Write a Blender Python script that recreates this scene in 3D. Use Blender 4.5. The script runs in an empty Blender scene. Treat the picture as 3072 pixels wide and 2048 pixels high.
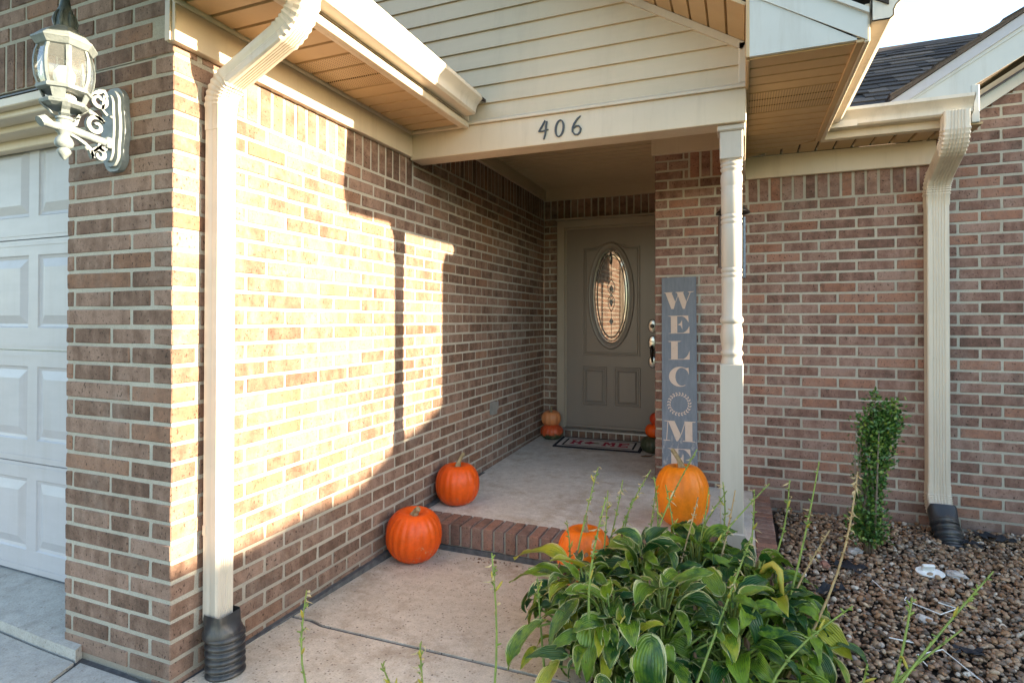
import bpy, bmesh, math, random
import numpy as np
from mathutils import Vector, Matrix

random.seed(7)
rng = np.random.default_rng(11)
PI = math.pi
R = math.radians
scene = bpy.context.scene
COL = scene.collection

# ------------------------------------------------------------------ camera
cam_d = bpy.data.cameras.new('camera')
cam = bpy.data.objects.new('camera', cam_d)
COL.objects.link(cam)
CAM = Vector((1.818, -1.3926, 1.2463))
YAW, PITCH, ROLL = 0.3812, 0.0086, -0.0017
F = Vector((-math.sin(YAW)*math.cos(PITCH), math.cos(YAW)*math.cos(PITCH), math.sin(PITCH)))
Rt = Vector((math.cos(YAW), math.sin(YAW), 0))
Dn = F.cross(Rt)
cr, sr = math.cos(ROLL), math.sin(ROLL)
Rt2, Dn2 = Rt*cr + Dn*sr, Dn*cr - Rt*sr
M3 = Matrix((Rt2, -Dn2, -F)).transposed()
cam.matrix_world = Matrix.Translation(CAM) @ M3.to_4x4()
cam_d.sensor_width = 36.0
cam_d.lens = 36.0*1715.4/3072
cam_d.shift_y = -(1024-944.0)/3072
cam_d.clip_start = 0.05
cam_d.clip_end = 600
scene.camera = cam

# ------------------------------------------------------------------ light
SUN_DIR = Vector((1.0, 0.10, 0.236)).normalized()          # towards the sun
sun_el = math.asin(SUN_DIR.z)
sun_az = math.atan2(SUN_DIR.x, SUN_DIR.y)                  # clockwise from +Y
world = bpy.data.worlds.new('World')
scene.world = world
world.use_nodes = True
wn = world.node_tree.nodes
wl = world.node_tree.links
bg = wn['Background']
sky = wn.new('ShaderNodeTexSky')
sky.sky_type = 'NISHITA'
sky.sun_disc = False
sky.sun_elevation = sun_el
sky.sun_rotation = sun_az
sky.air_density = 1.0
sky.dust_density = 0.9
sky.ozone_density = 1.0
wl.new(sky.outputs['Color'], bg.inputs['Color'])
bg.inputs['Strength'].default_value = 0.095
sun_d = bpy.data.lights.new('sun', 'SUN')
sun_d.energy = 3.5
sun_d.angle = R(0.53)
sun_d.color = (1.0, 0.82, 0.58)
sun = bpy.data.objects.new('sun', sun_d)
COL.objects.link(sun)
sun.rotation_euler = (-SUN_DIR).to_track_quat('-Z', 'Y').to_euler()
sun.location = (6, 1, 4)
scene.view_settings.view_transform = 'Standard'
scene.view_settings.look = 'None'
scene.view_settings.exposure = 3.05
scene.view_settings.gamma = 1.0
scene.view_settings.use_curve_mapping = False
scene.render.engine = 'CYCLES'
scene.cycles.max_bounces = 10
scene.cycles.diffuse_bounces = 6
scene.cycles.glossy_bounces = 4
scene.cycles.transparent_max_bounces = 12
scene.cycles.sample_clamp_indirect = 10
scene.cycles.use_denoising = True

# ------------------------------------------------------------------ node helpers
class NT:
    def __init__(self, name):
        self.m = bpy.data.materials.new(name)
        self.m.use_nodes = True
        self.t = self.m.node_tree
        self.b = self.t.nodes['Principled BSDF']
        self.out = self.t.nodes['Material Output']
    def n(self, typ, ins=None, **kw):
        nd = self.t.nodes.new(typ)
        for k, v in kw.items():
            setattr(nd, k, v)
        for k, v in (ins or {}).items():
            self.set(nd.inputs[k], v)
        return nd
    def set(self, sock, v):
        if isinstance(v, bpy.types.NodeSocket):
            self.t.links.new(v, sock)
        else:
            if isinstance(v, tuple) and len(v) == 3 and sock.type == 'RGBA':
                v = v + (1.0,)
            sock.default_value = v
    def math(self, op, a, b=0.0, c=None, clamp=False):
        nd = self.n('ShaderNodeMath', operation=op, use_clamp=clamp)
        self.set(nd.inputs[0], a); self.set(nd.inputs[1], b)
        if c is not None: self.set(nd.inputs[2], c)
        return nd.outputs[0]
    def vmath(self, op, a, b):
        nd = self.n('ShaderNodeVectorMath', operation=op)
        self.set(nd.inputs[0], a); self.set(nd.inputs[1], b)
        return nd.outputs[0]
    def noise(self, vec, scale, detail=3.0, rough=0.5, dist=0.0):
        nd = self.n('ShaderNodeTexNoise')
        if vec is not None: self.set(nd.inputs['Vector'], vec)
        nd.inputs['Scale'].default_value = scale
        nd.inputs['Detail'].default_value = detail
        nd.inputs['Roughness'].default_value = rough
        nd.inputs['Distortion'].default_value = dist
        return nd.outputs[0]
    def ramp(self, fac, stops, interp='LINEAR'):
        nd = self.n('ShaderNodeValToRGB')
        nd.color_ramp.interpolation = interp
        el = nd.color_ramp.elements
        while len(el) < len(stops): el.new(0.5)
        for e, (p, c) in zip(el, stops):
            e.position = p
            e.color = (c if len(c) == 4 else tuple(c)+(1,)) if isinstance(c, (tuple, list)) else (c, c, c, 1)
        self.set(nd.inputs[0], fac)
        return nd.outputs[0]
    def mix(self, fac, a, b, typ='MIX'):
        nd = self.n('ShaderNodeMix', data_type='RGBA', blend_type=typ)
        self.set(nd.inputs['Factor'], fac); self.set(nd.inputs['A'], a) if False else None
        self.set(nd.inputs[6], a); self.set(nd.inputs[7], b)
        return nd.outputs[2]
    def bump(self, h, strength=0.3, dist=0.01):
        nd = self.n('ShaderNodeBump', {'Height': h, 'Strength': strength, 'Distance': dist})
        self.t.links.new(nd.outputs[0], self.b.inputs['Normal'])
    def coord(self, which='Object'):
        return self.n('ShaderNodeTexCoord').outputs[which]
    def rnd(self):
        a = self.n('ShaderNodeObjectInfo').outputs['Random']
        g = self.n('ShaderNodeNewGeometry').outputs['Random Per Island']
        return self.math('FRACT', self.math('ADD', a, g), 0.0)
    def fin(self, color=None, rough=None, spec=None, metal=None):
        if color is not None: self.set(self.b.inputs['Base Color'], color)
        if rough is not None: self.set(self.b.inputs['Roughness'], rough)
        if spec is not None: self.b.inputs['Specular IOR Level'].default_value = spec
        if metal is not None: self.b.inputs['Metallic'].default_value = metal
        return self.m

def simple(name, c1, c2=None, scale=8.0, rough=0.6, bump=0.0, bscale=60.0, spec=0.4, metal=0.0, stretch=None, bdist=0.004, dirt=0.0):
    """paint, plastic or metal with a slight uneven tone and grain"""
    t = NT(name)
    v = t.coord()
    if stretch: v = t.vmath('MULTIPLY', v, stretch)
    c2 = c2 or tuple(x*0.82 for x in c1)
    n = t.noise(v, scale, 4, 0.6)
    n2 = t.noise(v, bscale, 3, 0.6)
    col = t.mix(t.ramp(n, [(0.3, 0.0), (0.7, 1.0)]), c1, c2)
    if dirt:
        st = t.noise(t.vmath('MULTIPLY', t.coord(), (9.0, 9.0, 0.9)), 1.0, 5, 0.75)
        sp = t.noise(t.coord(), 38, 5, 0.8)
        dm = t.math('ADD', t.ramp(st, [(0.50, 0.0), (0.74, 1.0)]), t.ramp(sp, [(0.64, 0.0), (0.72, 0.9)]), None, True)
        col = t.mix(t.math('MULTIPLY', dm, dirt), col, (0.24, 0.19, 0.13))
    if bump: t.bump(n2, bump, bdist)
    r = t.math('MULTIPLY_ADD', n, 0.15, rough-0.07)
    return t.fin(col, r, spec, metal)

def brick_mat(name, dark, mid, light, orange, orange_amt=0.86):
    t = NT(name)
    r = t.rnd()
    off = t.n('ShaderNodeCombineXYZ', {'X': t.math('MULTIPLY', r, 37.3), 'Y': t.math('MULTIPLY', r, 91.7), 'Z': t.math('MULTIPLY', r, 53.1)}).outputs[0]
    v0 = t.coord()
    v = t.vmath('ADD', v0, off)
    band = t.noise(t.vmath('MULTIPLY', v, (16.0, 3.0, 3.0)), 1.0, 2.5, 0.55, 0.3)
    blot = t.noise(v, 26, 5, 0.7)
    fac = t.math('ADD', t.math('MULTIPLY', band, 0.75), t.math('MULTIPLY', t.math('SUBTRACT', blot, 0.27), 0.75))
    r2 = t.math('FRACT', t.math('MULTIPLY', r, 17.13), 0.0)
    fac = t.math('ADD', fac, t.math('MULTIPLY', t.math('SUBTRACT', r2, 0.5), 0.30))
    col = t.ramp(fac, [(0.26, dark), (0.47, mid), (0.72, light)])
    r3 = t.math('FRACT', t.math('MULTIPLY', r, 41.7), 0.0)
    om = t.math('MULTIPLY', t.math('GREATER_THAN', r3, orange_amt), t.ramp(blot, [(0.3, 0.15), (0.7, 0.8)]))
    col = t.mix(om, col, orange)
    wp = t.n('ShaderNodeNewGeometry').outputs['Position']
    salt = t.math('MULTIPLY', t.ramp(t.noise(wp, 2.3, 5, 0.7), [(0.53, 0.0), (0.68, 0.30)]), t.ramp(t.noise(wp, 40, 3, 0.7), [(0.35, 0.3), (0.65, 1.0)]))
    col = t.mix(salt, col, (0.42, 0.37, 0.32))
    wz_ = t.n('ShaderNodeSeparateXYZ', {'Vector': wp}).outputs[2]
    spl = t.math('MULTIPLY', t.ramp(wz_, [(0.0, 0.55), (0.28, 0.0)]), t.ramp(t.noise(wp, 9, 4, 0.7), [(0.35, 0.2), (0.7, 1.0)]))
    col = t.mix(spl, col, (0.13, 0.10, 0.08))
    grain = t.noise(v0, 240, 2, 0.7)
    col = t.mix(1.0, col, t.ramp(grain, [(0.25, (0.72, 0.72, 0.74)), (0.65, (1.06, 1.04, 1.02))]), 'MULTIPLY')
    pit = t.noise(t.vmath('MULTIPLY', v, (1.0, 1.0, 0.7)), 115, 2, 0.5)
    pm = t.ramp(pit, [(0.31, 1.0), (0.37, 0.0)])
    col = t.mix(t.math('MULTIPLY', pm, 0.8), col, tuple(x*0.3 for x in dark))
    wr = t.noise(v, 30, 3, 0.6, 1.6)
    crease = t.ramp(wr, [(0.47, 0.0), (0.5, 1.0), (0.53, 0.0)])
    h = t.math('ADD', t.math('MULTIPLY', grain, 0.35), t.math('MULTIPLY', pm, -0.6))
    h = t.math('ADD', h, t.math('MULTIPLY', crease, -0.35))
    h = t.math('ADD', h, t.math('MULTIPLY', blot, 0.8))
    t.bump(h, 0.55, 0.0022)
    return t.fin(col, 0.88, 0.25)

M = {}
M['brick'] = brick_mat('brown brick', (0.112, 0.066, 0.046), (0.185, 0.113, 0.080), (0.295, 0.192, 0.144), (0.27, 0.138, 0.08))
M['brick_red'] = brick_mat('red brick', (0.130, 0.076, 0.058), (0.215, 0.122, 0.094), (0.315, 0.200, 0.160), (0.34, 0.155, 0.095), 0.80)

t = NT('mortar')
v = t.coord()
n1 = t.noise(v, 260, 3, 0.7); n2 = t.noise(v, 9, 3, 0.6)
c = t.mix(n2, (0.405, 0.372, 0.305), (0.515, 0.478, 0.40))
c = t.mix(1.0, c, t.ramp(n1, [(0.3, 0.75), (0.6, 1.05)]), 'MULTIPLY')
wp = t.n('ShaderNodeNewGeometry').outputs['Position']
c = t.mix(t.ramp(t.noise(wp, 1.7, 5, 0.7), [(0.42, 0.0), (0.66, 0.45)]), c, (0.27, 0.24, 0.19))
wz_ = t.n('ShaderNodeSeparateXYZ', {'Vector': wp}).outputs[2]
c = t.mix(t.ramp(wz_, [(0.0, 0.5), (0.22, 0.0)]), c, (0.17, 0.145, 0.115))
t.bump(t.math('ADD', n1, t.math('MULTIPLY', t.noise(v, 45, 2), 1.2)), 0.8, 0.004)
M['mortar'] = t.fin(c, 0.95, 0.15)

def concrete(name, a, b, stain, speck=0.7):
    t = NT(name)
    v = t.coord()
    big = t.noise(v, 1.6, 5, 0.6); med = t.noise(v, 9, 4, 0.65)
    fine = t.noise(v, 170, 3, 0.7)
    c = t.mix(t.ramp(big, [(0.3, 0), (0.7, 1)]), a, b)
    c = t.mix(t.ramp(t.math('MULTIPLY', med, big), [(0.22, 0), (0.36, 0.75)]), c, stain)
    c = t.mix(1.0, c, t.ramp(t.noise(v, 24, 5, 0.75), [(0.3, 0.82), (0.7, 1.08)]), 'MULTIPLY')
    vor = t.n('ShaderNodeTexVoronoi', {'Vector': v, 'Scale': 70.0})
    sp = t.math('MULTIPLY', t.ramp(vor.outputs['Distance'], [(0.2, 1.0), (0.36, 0.0)]), t.ramp(t.noise(v, 40, 2), [(0.45, 0.0), (0.6, 1.0)]))
    spc = t.ramp(vor.outputs['Color'], [(0.2, (0.10, 0.075, 0.06)), (0.5, (0.26, 0.19, 0.14)), (0.8, (0.5, 0.45, 0.4))])
    c = t.mix(t.math('MULTIPLY', sp, speck), c, spc)
    c = t.mix(1.0, c, t.ramp(fine, [(0.3, 0.78), (0.65, 1.05)]), 'MULTIPLY')
    t.bump(t.math('ADD', fine, t.math('MULTIPLY', med, 0.6)), 0.45, 0.003)
    return t.fin(c, 0.9, 0.2)
M['walk'] = concrete('exposed concrete', (0.53, 0.455, 0.355), (0.66, 0.59, 0.485), (0.38, 0.30, 0.215), 0.9)
M['slab'] = concrete('porch concrete', (0.54, 0.50, 0.435), (0.68, 0.645, 0.58), (0.44, 0.365, 0.28), 0.35)
M['drive'] = concrete('driveway concrete', (0.40, 0.385, 0.35), (0.50, 0.48, 0.44), (0.34, 0.32, 0.28), 0.45)
M['joint'] = simple('joint filler', (0.055, 0.055, 0.058), (0.12, 0.12, 0.12), 30, 0.9, 0.8, 90)
M['siding'] = simple('vinyl siding', (0.56, 0.465, 0.335), (0.53, 0.44, 0.315), 3, 0.5, 0.12, 120, 0.35, stretch=(1, 1, 9), dirt=0.14)
M['trim'] = simple('almond trim', (0.58, 0.495, 0.38), (0.54, 0.46, 0.35), 4, 0.42, 0.03, 90, 0.4, dirt=0.22)
M['soffit'] = simple('soffit vinyl', (0.47, 0.325, 0.175), (0.43, 0.295, 0.155), 4, 0.5, 0.05, 120, 0.35, dirt=0.12)
M['fascia_grey'] = simple('pale aluminium trim', (0.50, 0.505, 0.475), (0.47, 0.475, 0.445), 5, 0.4, 0.03, 80, 0.4, dirt=0.25)
M['gutter'] = simple('gutter enamel', (0.62, 0.55, 0.455), (0.57, 0.505, 0.41), 6, 0.32, 0.04, 60, 0.5, dirt=0.34)
M['post'] = simple('post paint', (0.46, 0.42, 0.365), (0.42, 0.38, 0.33), 7, 0.4, 0.08, 70, 0.45, stretch=(1, 1, 0.25), dirt=0.30)
M['ceiling'] = simple('ceiling vinyl', (0.50, 0.395, 0.275), (0.47, 0.37, 0.255), 4, 0.5, 0.04, 100, 0.35)
M['backing'] = simple('dark backing', (0.035, 0.03, 0.025), None, 10, 0.9)

t = NT('vented soffit vinyl')
v = t.coord()
sx = t.n('ShaderNodeSeparateXYZ', {'Vector': v})
flat = t.n('ShaderNodeCombineXYZ', {'X': sx.outputs[0], 'Y': sx.outputs[1], 'Z': 0.0}).outputs[0]
vor = t.n('ShaderNodeTexVoronoi', {'Vector': flat, 'Scale': 85.0, 'Randomness': 0.0})
hole = t.ramp(vor.outputs['Distance'], [(0.20, 1.0), (0.27, 0.0)])
c = t.mix(hole, (0.46, 0.315, 0.165), (0.06, 0.045, 0.03))
M['vent'] = t.fin(c, 0.5, 0.35)

M['door'] = simple('door paint', (0.235, 0.198, 0.165), (0.215, 0.18, 0.15), 5, 0.33, 0.06, 140, 0.5, stretch=(1, 1, 0.15))
M['casing'] = simple('door casing paint', (0.36, 0.30, 0.235), (0.33, 0.275, 0.21), 5, 0.4, 0.04, 90, 0.45)
M['garage'] = simple('garage door steel', (0.43, 0.42, 0.435), (0.40, 0.39, 0.405), 5, 0.45, 0.10, 120, 0.4, stretch=(1, 1, 4), dirt=0.16)
M['metal'] = simple('brushed nickel', (0.62, 0.60, 0.55), (0.5, 0.48, 0.44), 20, 0.28, 0, spec=0.5, metal=1.0)
M['darkmetal'] = simple('oil rubbed bronze', (0.03, 0.026, 0.024), (0.05, 0.042, 0.036), 30, 0.3, 0, spec=0.5, metal=0.6)
M['thresh'] = simple('threshold aluminium', (0.55, 0.54, 0.52), (0.42, 0.41, 0.4), 12, 0.35, 0, metal=0.9)
M['lantern'] = simple('weathered lantern paint', (0.20, 0.225, 0.225), (0.13, 0.155, 0.16), 26, 0.5, 0.35, 160, 0.4)
M['lantern_shaded'] = simple('shaded lantern paint', (0.075, 0.105, 0.115), (0.05, 0.07, 0.08), 26, 0.5, 0.4, 160, 0.4)  # darker copy of the lantern paint: the finial's shade put into its colour
M['number'] = simple('dark house number metal', (0.035, 0.042, 0.05), (0.06, 0.065, 0.07), 40, 0.4, 0.1, 150, 0.5, metal=0.3)
M['plastic'] = simple('black drain plastic', (0.018, 0.020, 0.024), (0.035, 0.037, 0.04), 14, 0.38, 0.15, 60, 0.5, dirt=0.40)
M['grey_plastic'] = simple('grey box plastic', (0.24, 0.23, 0.21), None, 14, 0.5)
M['white_plastic'] = simple('white plastic', (0.78, 0.78, 0.77), (0.66, 0.66, 0.64), 30, 0.4, 0.1, 60, 0.5)
M['fabric'] = simple('weed fabric', (0.012, 0.012, 0.016), (0.03, 0.03, 0.034), 40, 0.85, 0.5, 60)
M['bell'] = simple('wind chime cap', (0.045, 0.04, 0.038), (0.075, 0.066, 0.06), 20, 0.32, 0, metal=0.5)
M['tube'] = simple('wind chime tube', (0.18, 0.235, 0.30), (0.10, 0.125, 0.15), 60, 0.45, 0.2, 150, metal=0.4)
M['tube_brown'] = simple('brown chime tube', (0.10, 0.06, 0.045), (0.06, 0.04, 0.03), 60, 0.45, 0.2, 150, metal=0.3)
M['cord'] = simple('chime cord', (0.05, 0.045, 0.04), None, 20, 0.8)
M['bulb'] = simple('white bulb glass', (0.85, 0.85, 0.82), (0.8, 0.8, 0.78), 5, 0.3)

# door glass, dark behind, mirror-like in front
t = NT('leaded glass')
v = t.coord()
wob = t.noise(v, 14, 2, 0.5)
t.bump(wob, 0.012, 0.004)
t.b.inputs['IOR'].default_value = 2.3
M['glass'] = t.fin((0.03, 0.032, 0.03), 0.03, 0.75)
t = NT('bevelled glass')
t.bump(t.noise(t.coord(), 30, 2, 0.5), 0.25, 0.004)
t.b.inputs['IOR'].default_value = 2.3
M['bevel_glass'] = t.fin((0.42, 0.45, 0.44), 0.12, 0.8)
M['lead'] = simple('lead came', (0.50, 0.48, 0.43), (0.62, 0.60, 0.54), 40, 0.3, 0, metal=0.9)

# thin clear lantern glass
t = NT('lantern glass')
fr = t.n('ShaderNodeFresnel', {'IOR': 1.55}).outputs[0]
tr = t.n('ShaderNodeBsdfTransparent', {'Color': (0.93, 0.96, 0.95, 1)})
gl = t.n('ShaderNodeBsdfGlossy', {'Roughness': 0.04})
di = t.n('ShaderNodeBsdfDiffuse', {'Color': (0.75, 0.78, 0.76, 1)})
m1 = t.n('ShaderNodeMixShader', {0: 0.10, 1: tr.outputs[0], 2: di.outputs[0]})
m2 = t.n('ShaderNodeMixShader', {0: t.math('ADD', fr, 0.07), 1: m1.outputs[0], 2: gl.outputs[0]})
t.t.links.new(m2.outputs[0], t.out.inputs['Surface'])
M['lglass'] = t.m

def pumpkin_mat(name, hi, lo, low_col=None, zsplit=0.0, rough=0.42):
    t = NT(name)
    v = t.coord()
    n = t.noise(v, 7, 4, 0.6); f = t.noise(v, 60, 3, 0.6)
    c = t.mix(t.ramp(n, [(0.3, 0), (0.7, 1)]), hi, lo)
    if low_col:
        z = t.n('ShaderNodeSeparateXYZ', {'Vector': v}).outputs[2]
        zz = t.math('ADD', z, t.math('MULTIPLY', t.math('SUBTRACT', t.noise(v, 22, 3), 0.5), 0.07))
        c = t.mix(t.ramp(t.math('SUBTRACT', zz, zsplit-0.5), [(0.49, 1.0), (0.51, 0.0)]), c, low_col)
    sc = t.math('MULTIPLY', t.ramp(t.noise(v, 34, 6, 0.8), [(0.57, 0.0), (0.62, 0.7)]), t.ramp(t.noise(v, 5, 3, 0.6), [(0.52, 0.0), (0.62, 1.0)]))
    c = t.mix(1.0, c, t.ramp(t.noise(v, 14, 5, 0.75), [(0.3, (0.72, 0.66, 0.6)), (0.6, (1.05, 1.08, 1.1))]), 'MULTIPLY')
    c = t.mix(sc, c, (0.50, 0.32, 0.18))
    t.bump(t.math('ADD', n, t.math('MULTIPLY', f, 0.25)), 0.15, 0.01)
    return t.fin(c, t.math('MULTIPLY_ADD', f, 0.3, rough-0.12), 0.4)
M['pk_red'] = pumpkin_mat('deep orange rind', (0.78, 0.105, 0.004), (0.66, 0.070, 0.004))
M['pk_or'] = pumpkin_mat('orange rind', (0.82, 0.18, 0.006), (0.74, 0.13, 0.005))
M['pk_yel'] = pumpkin_mat('yellow orange rind', (0.86, 0.255, 0.006), (0.78, 0.185, 0.005))
M['pk_pale'] = pumpkin_mat('pale orange rind', (0.70, 0.27, 0.10), (0.58, 0.19, 0.07))
M['pk_turk'] = pumpkin_mat('red and green rind', (0.60, 0.08, 0.022), (0.50, 0.09, 0.025), (0.045, 0.07, 0.03), 0.055)
M['pk_green'] = pumpkin_mat('dark green rind', (0.05, 0.06, 0.03), (0.03, 0.04, 0.025))
M['stem'] = simple('dry pumpkin stem', (0.34, 0.26, 0.15), (0.16, 0.13, 0.06), 50, 0.85, 0.6, 120)

# hosta leaf : UV x across, y along
def leaf_mat(name, green, dark, margin, margin_w):
    t = NT(name)
    uv = t.n('ShaderNodeTexCoord').outputs['UV']
    s = t.n('ShaderNodeSeparateXYZ', {'Vector': uv})
    x, y = s.outputs[0], s.outputs[1]
    r = t.rnd()
    ax = t.math('ABSOLUTE', t.math('SUBTRACT', x, 0.5))
    ob = t.vmath('MULTIPLY', uv, (0.6, 1.0, 1.0))
    off = t.n('ShaderNodeCombineXYZ', {'X': t.math('MULTIPLY', r, 31.0), 'Y': t.math('MULTIPLY', r, 77.0), 'Z': 0.0}).outputs[0]
    streak = t.noise(t.vmath('ADD', t.vmath('MULTIPLY', uv, (26.0, 2.2, 1.0)), off), 1.0, 3, 0.6)
    edge = t.math('ADD', ax, t.math('MULTIPLY', t.math('SUBTRACT', streak, 0.5), 0.75))
    mm = t.ramp(edge, [(0.5-margin_w, 0.0), (0.5-margin_w+0.025, 1.0)])
    big = t.noise(t.vmath('ADD', ob, off), 3.5, 3, 0.6)
    r5 = t.math('FRACT', t.math('MULTIPLY', r, 13.7), 0.0)
    g = t.mix(t.ramp(t.math('ADD', big, t.math('MULTIPLY', t.math('SUBTRACT', r5, 0.5), 0.5)), [(0.35, 0), (0.62, 1)]), green, dark)
    g = t.mix(t.math('MULTIPLY', t.ramp(r, [(0.55, 0.0), (1.0, 1.0)]), t.ramp(streak, [(0.4, 0.0), (0.65, 0.8)])), g, (0.15, 0.18, 0.025))
    c = t.mix(mm, g, margin)
    # browned rim and yellow blotches
    br = t.math('ADD', t.math('MULTIPLY', ax, 1.3), t.noise(t.vmath('ADD', ob, off), 30, 4, 0.7))
    c = t.mix(t.ramp(br, [(1.03, 0.0), (1.10, 0.9)]), c, (0.22, 0.115, 0.035))
    vein = t.math('ABSOLUTE', t.math('SINE', t.math('MULTIPLY', x, 34.0)))
    c = t.mix(t.ramp(vein, [(0.0, 0.42), (0.25, 0.0)]), c, tuple(q*0.55 for q in dark))
    t.bump(vein, 0.5, 0.006)
    t.fin(c, 0.30, 0.5)
    tl = t.n('ShaderNodeBsdfTranslucent', {'Color': c})
    ms = t.n('ShaderNodeMixShader', {0: 0.28, 1: t.b.outputs[0], 2: tl.outputs[0]})
    t.t.links.new(ms.outputs[0], t.out.inputs['Surface'])
    return t.m
M['leaf_var'] = leaf_mat('variegated hosta leaf', (0.18, 0.29, 0.022), (0.022, 0.085, 0.020), (0.60, 0.58, 0.28), 0.06)
M['leaf_green'] = leaf_mat('green hosta leaf', (0.19, 0.31, 0.022), (0.018, 0.080, 0.016), (0.27, 0.37, 0.04), 0.03)
M['leaf_yel'] = leaf_mat('yellowing hosta leaf', (0.42, 0.42, 0.03), (0.16, 0.26, 0.025), (0.62, 0.52, 0.20), 0.08)
M['stalk'] = simple('green stalk', (0.22, 0.29, 0.05), (0.13, 0.18, 0.04), 30, 0.6, 0.3, 120)
M['stalk_dry'] = simple('dry stalk', (0.42, 0.31, 0.15), (0.27, 0.18, 0.08), 40, 0.8, 0.3, 120)
M['husk'] = simple('dried flower husk', (0.55, 0.43, 0.24), (0.40, 0.30, 0.15), 60, 0.85)
M['pod'] = simple('yellow green pod', (0.33, 0.34, 0.05), (0.40, 0.28, 0.04), 40, 0.6)
M['deadleaf'] = simple('dead leaf', (0.16, 0.09, 0.05), (0.10, 0.055, 0.03), 30, 0.8)
M['twig'] = simple('grey twig', (0.23, 0.18, 0.13), (0.15, 0.115, 0.085), 40, 0.85)

t = NT('shrub leaf')
g = t.n('ShaderNodeNewGeometry').outputs['Random Per Island']
c = t.ramp(g, [(0.0, (0.024, 0.070, 0.016)), (0.5, (0.055, 0.135, 0.024)), (0.85, (0.12, 0.21, 0.035)), (1.0, (0.22, 0.27, 0.045))])
M['shrub'] = t.fin(c, 0.4, 0.45)
t = NT('hedge leaf')
g = t.n('ShaderNodeNewGeometry').outputs['Random Per Island']
M['shade_hedge'] = t.fin(t.ramp(g, [(0.0, (0.03, 0.06, 0.02)), (1.0, (0.09, 0.12, 0.035))]), 0.6, 0.3)

t = NT('river pebble')
g = t.n('ShaderNodeNewGeometry').outputs['Random Per Island']
v = t.coord()
c = t.ramp(g, [(0.0, (0.087, 0.060, 0.043)), (0.14, (0.305, 0.166, 0.081)), (0.30, (0.193, 0.118, 0.073)), (0.45, (0.387, 0.252, 0.149)), (0.58, (0.157, 0.124, 0.099)), (0.70, (0.295, 0.157, 0.086)), (0.82, (0.458, 0.328, 0.212)), (0.92, (0.264, 0.213, 0.172)), (0.97, (0.579, 0.476, 0.370)), (1.0, (0.600, 0.552, 0.469))])
c = t.mix(1.0, c, t.ramp(t.noise(v, 70, 4, 0.65), [(0.3, 0.65), (0.7, 1.2)]), 'MULTIPLY')
M['pebble'] = t.fin(c, 0.55, 0.4)
M['stone'] = simple('pale stone', (0.52, 0.49, 0.46), (0.38, 0.35, 0.33), 30, 0.7, 0.4, 60)
M['terracotta'] = simple('broken brick', (0.30, 0.14, 0.10), (0.22, 0.11, 0.08), 30, 0.9, 0.5, 90)
M['soil'] = simple('bed soil', (0.055, 0.042, 0.033), (0.03, 0.024, 0.02), 20, 0.95, 0.8, 50, 0.1)
t = NT('lawn')
v = t.coord()
M['lawn'] = t.fin(t.mix(t.noise(v, 3, 5, 0.7), (0.055, 0.085, 0.022), (0.10, 0.11, 0.04)), 0.95, 0.1)

t = NT('shingle')
r = t.rnd()
v = t.coord()
c = t.ramp(r, [(0.0, (0.042, 0.034, 0.030)), (0.5, (0.085, 0.066, 0.054)), (1.0, (0.165, 0.125, 0.095))])
gr = t.noise(v, 300, 2, 0.7)
c = t.mix(1.0, c, t.ramp(gr, [(0.3, 0.5), (0.7, 1.4)]), 'MULTIPLY')
t.bump(gr, 0.6, 0.004)
M['shingle'] = t.fin(c, 0.9, 0.2)

t = NT('blue grey painted board')
v = t.coord()
n = t.noise(t.vmath('MULTIPLY', v, (1, 1, 0.12)), 60, 4, 0.7)
c = t.mix(t.noise(v, 5, 4, 0.6), (0.135, 0.155, 0.185), (0.175, 0.19, 0.215))
c = t.mix(1.0, c, t.ramp(n, [(0.3, 0.85), (0.7, 1.1)]), 'MULTIPLY')
z = t.n('ShaderNodeSeparateXYZ', {'Vector': v}).outputs[2]
wear = t.math('MULTIPLY', t.ramp(t.noise(t.vmath('MULTIPLY', v, (1, 1, 0.35)), 42, 5, 0.75), [(0.56, 0.0), (0.62, 1.0)]), t.ramp(z, [(0.12, 1.0), (0.55, 0.0)]))
c = t.mix(wear, c, (0.36, 0.33, 0.31))
t.bump(n, 0.25, 0.003)
M['sign'] = t.fin(c, 0.75, 0.25)
t = NT('stencil paint')
v = t.coord()
c = t.mix(t.noise(v, 18, 4, 0.65), (0.56, 0.45, 0.37), (0.47, 0.345, 0.27))
w2 = t.ramp(t.noise(v, 70, 4, 0.75), [(0.62, 0.0), (0.68, 0.7)])
M['stencil'] = t.fin(t.mix(w2, c, (0.22, 0.22, 0.24)), 0.75, 0.25)

M['mat_tan'] = simple('mat coir', (0.60, 0.555, 0.50), (0.50, 0.46, 0.415), 40, 0.95, 0.8, 260)
M['mat_black'] = simple('mat black border', (0.018, 0.018, 0.024), None, 40, 0.95, 0.6, 260)
M['mat_red'] = simple('mat maroon print', (0.42, 0.035, 0.065), (0.32, 0.03, 0.055), 60, 0.95, 0.5, 260)
M['mat_olive'] = simple('mat olive print', (0.22, 0.19, 0.10), None, 60, 0.95, 0.5, 260)

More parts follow.
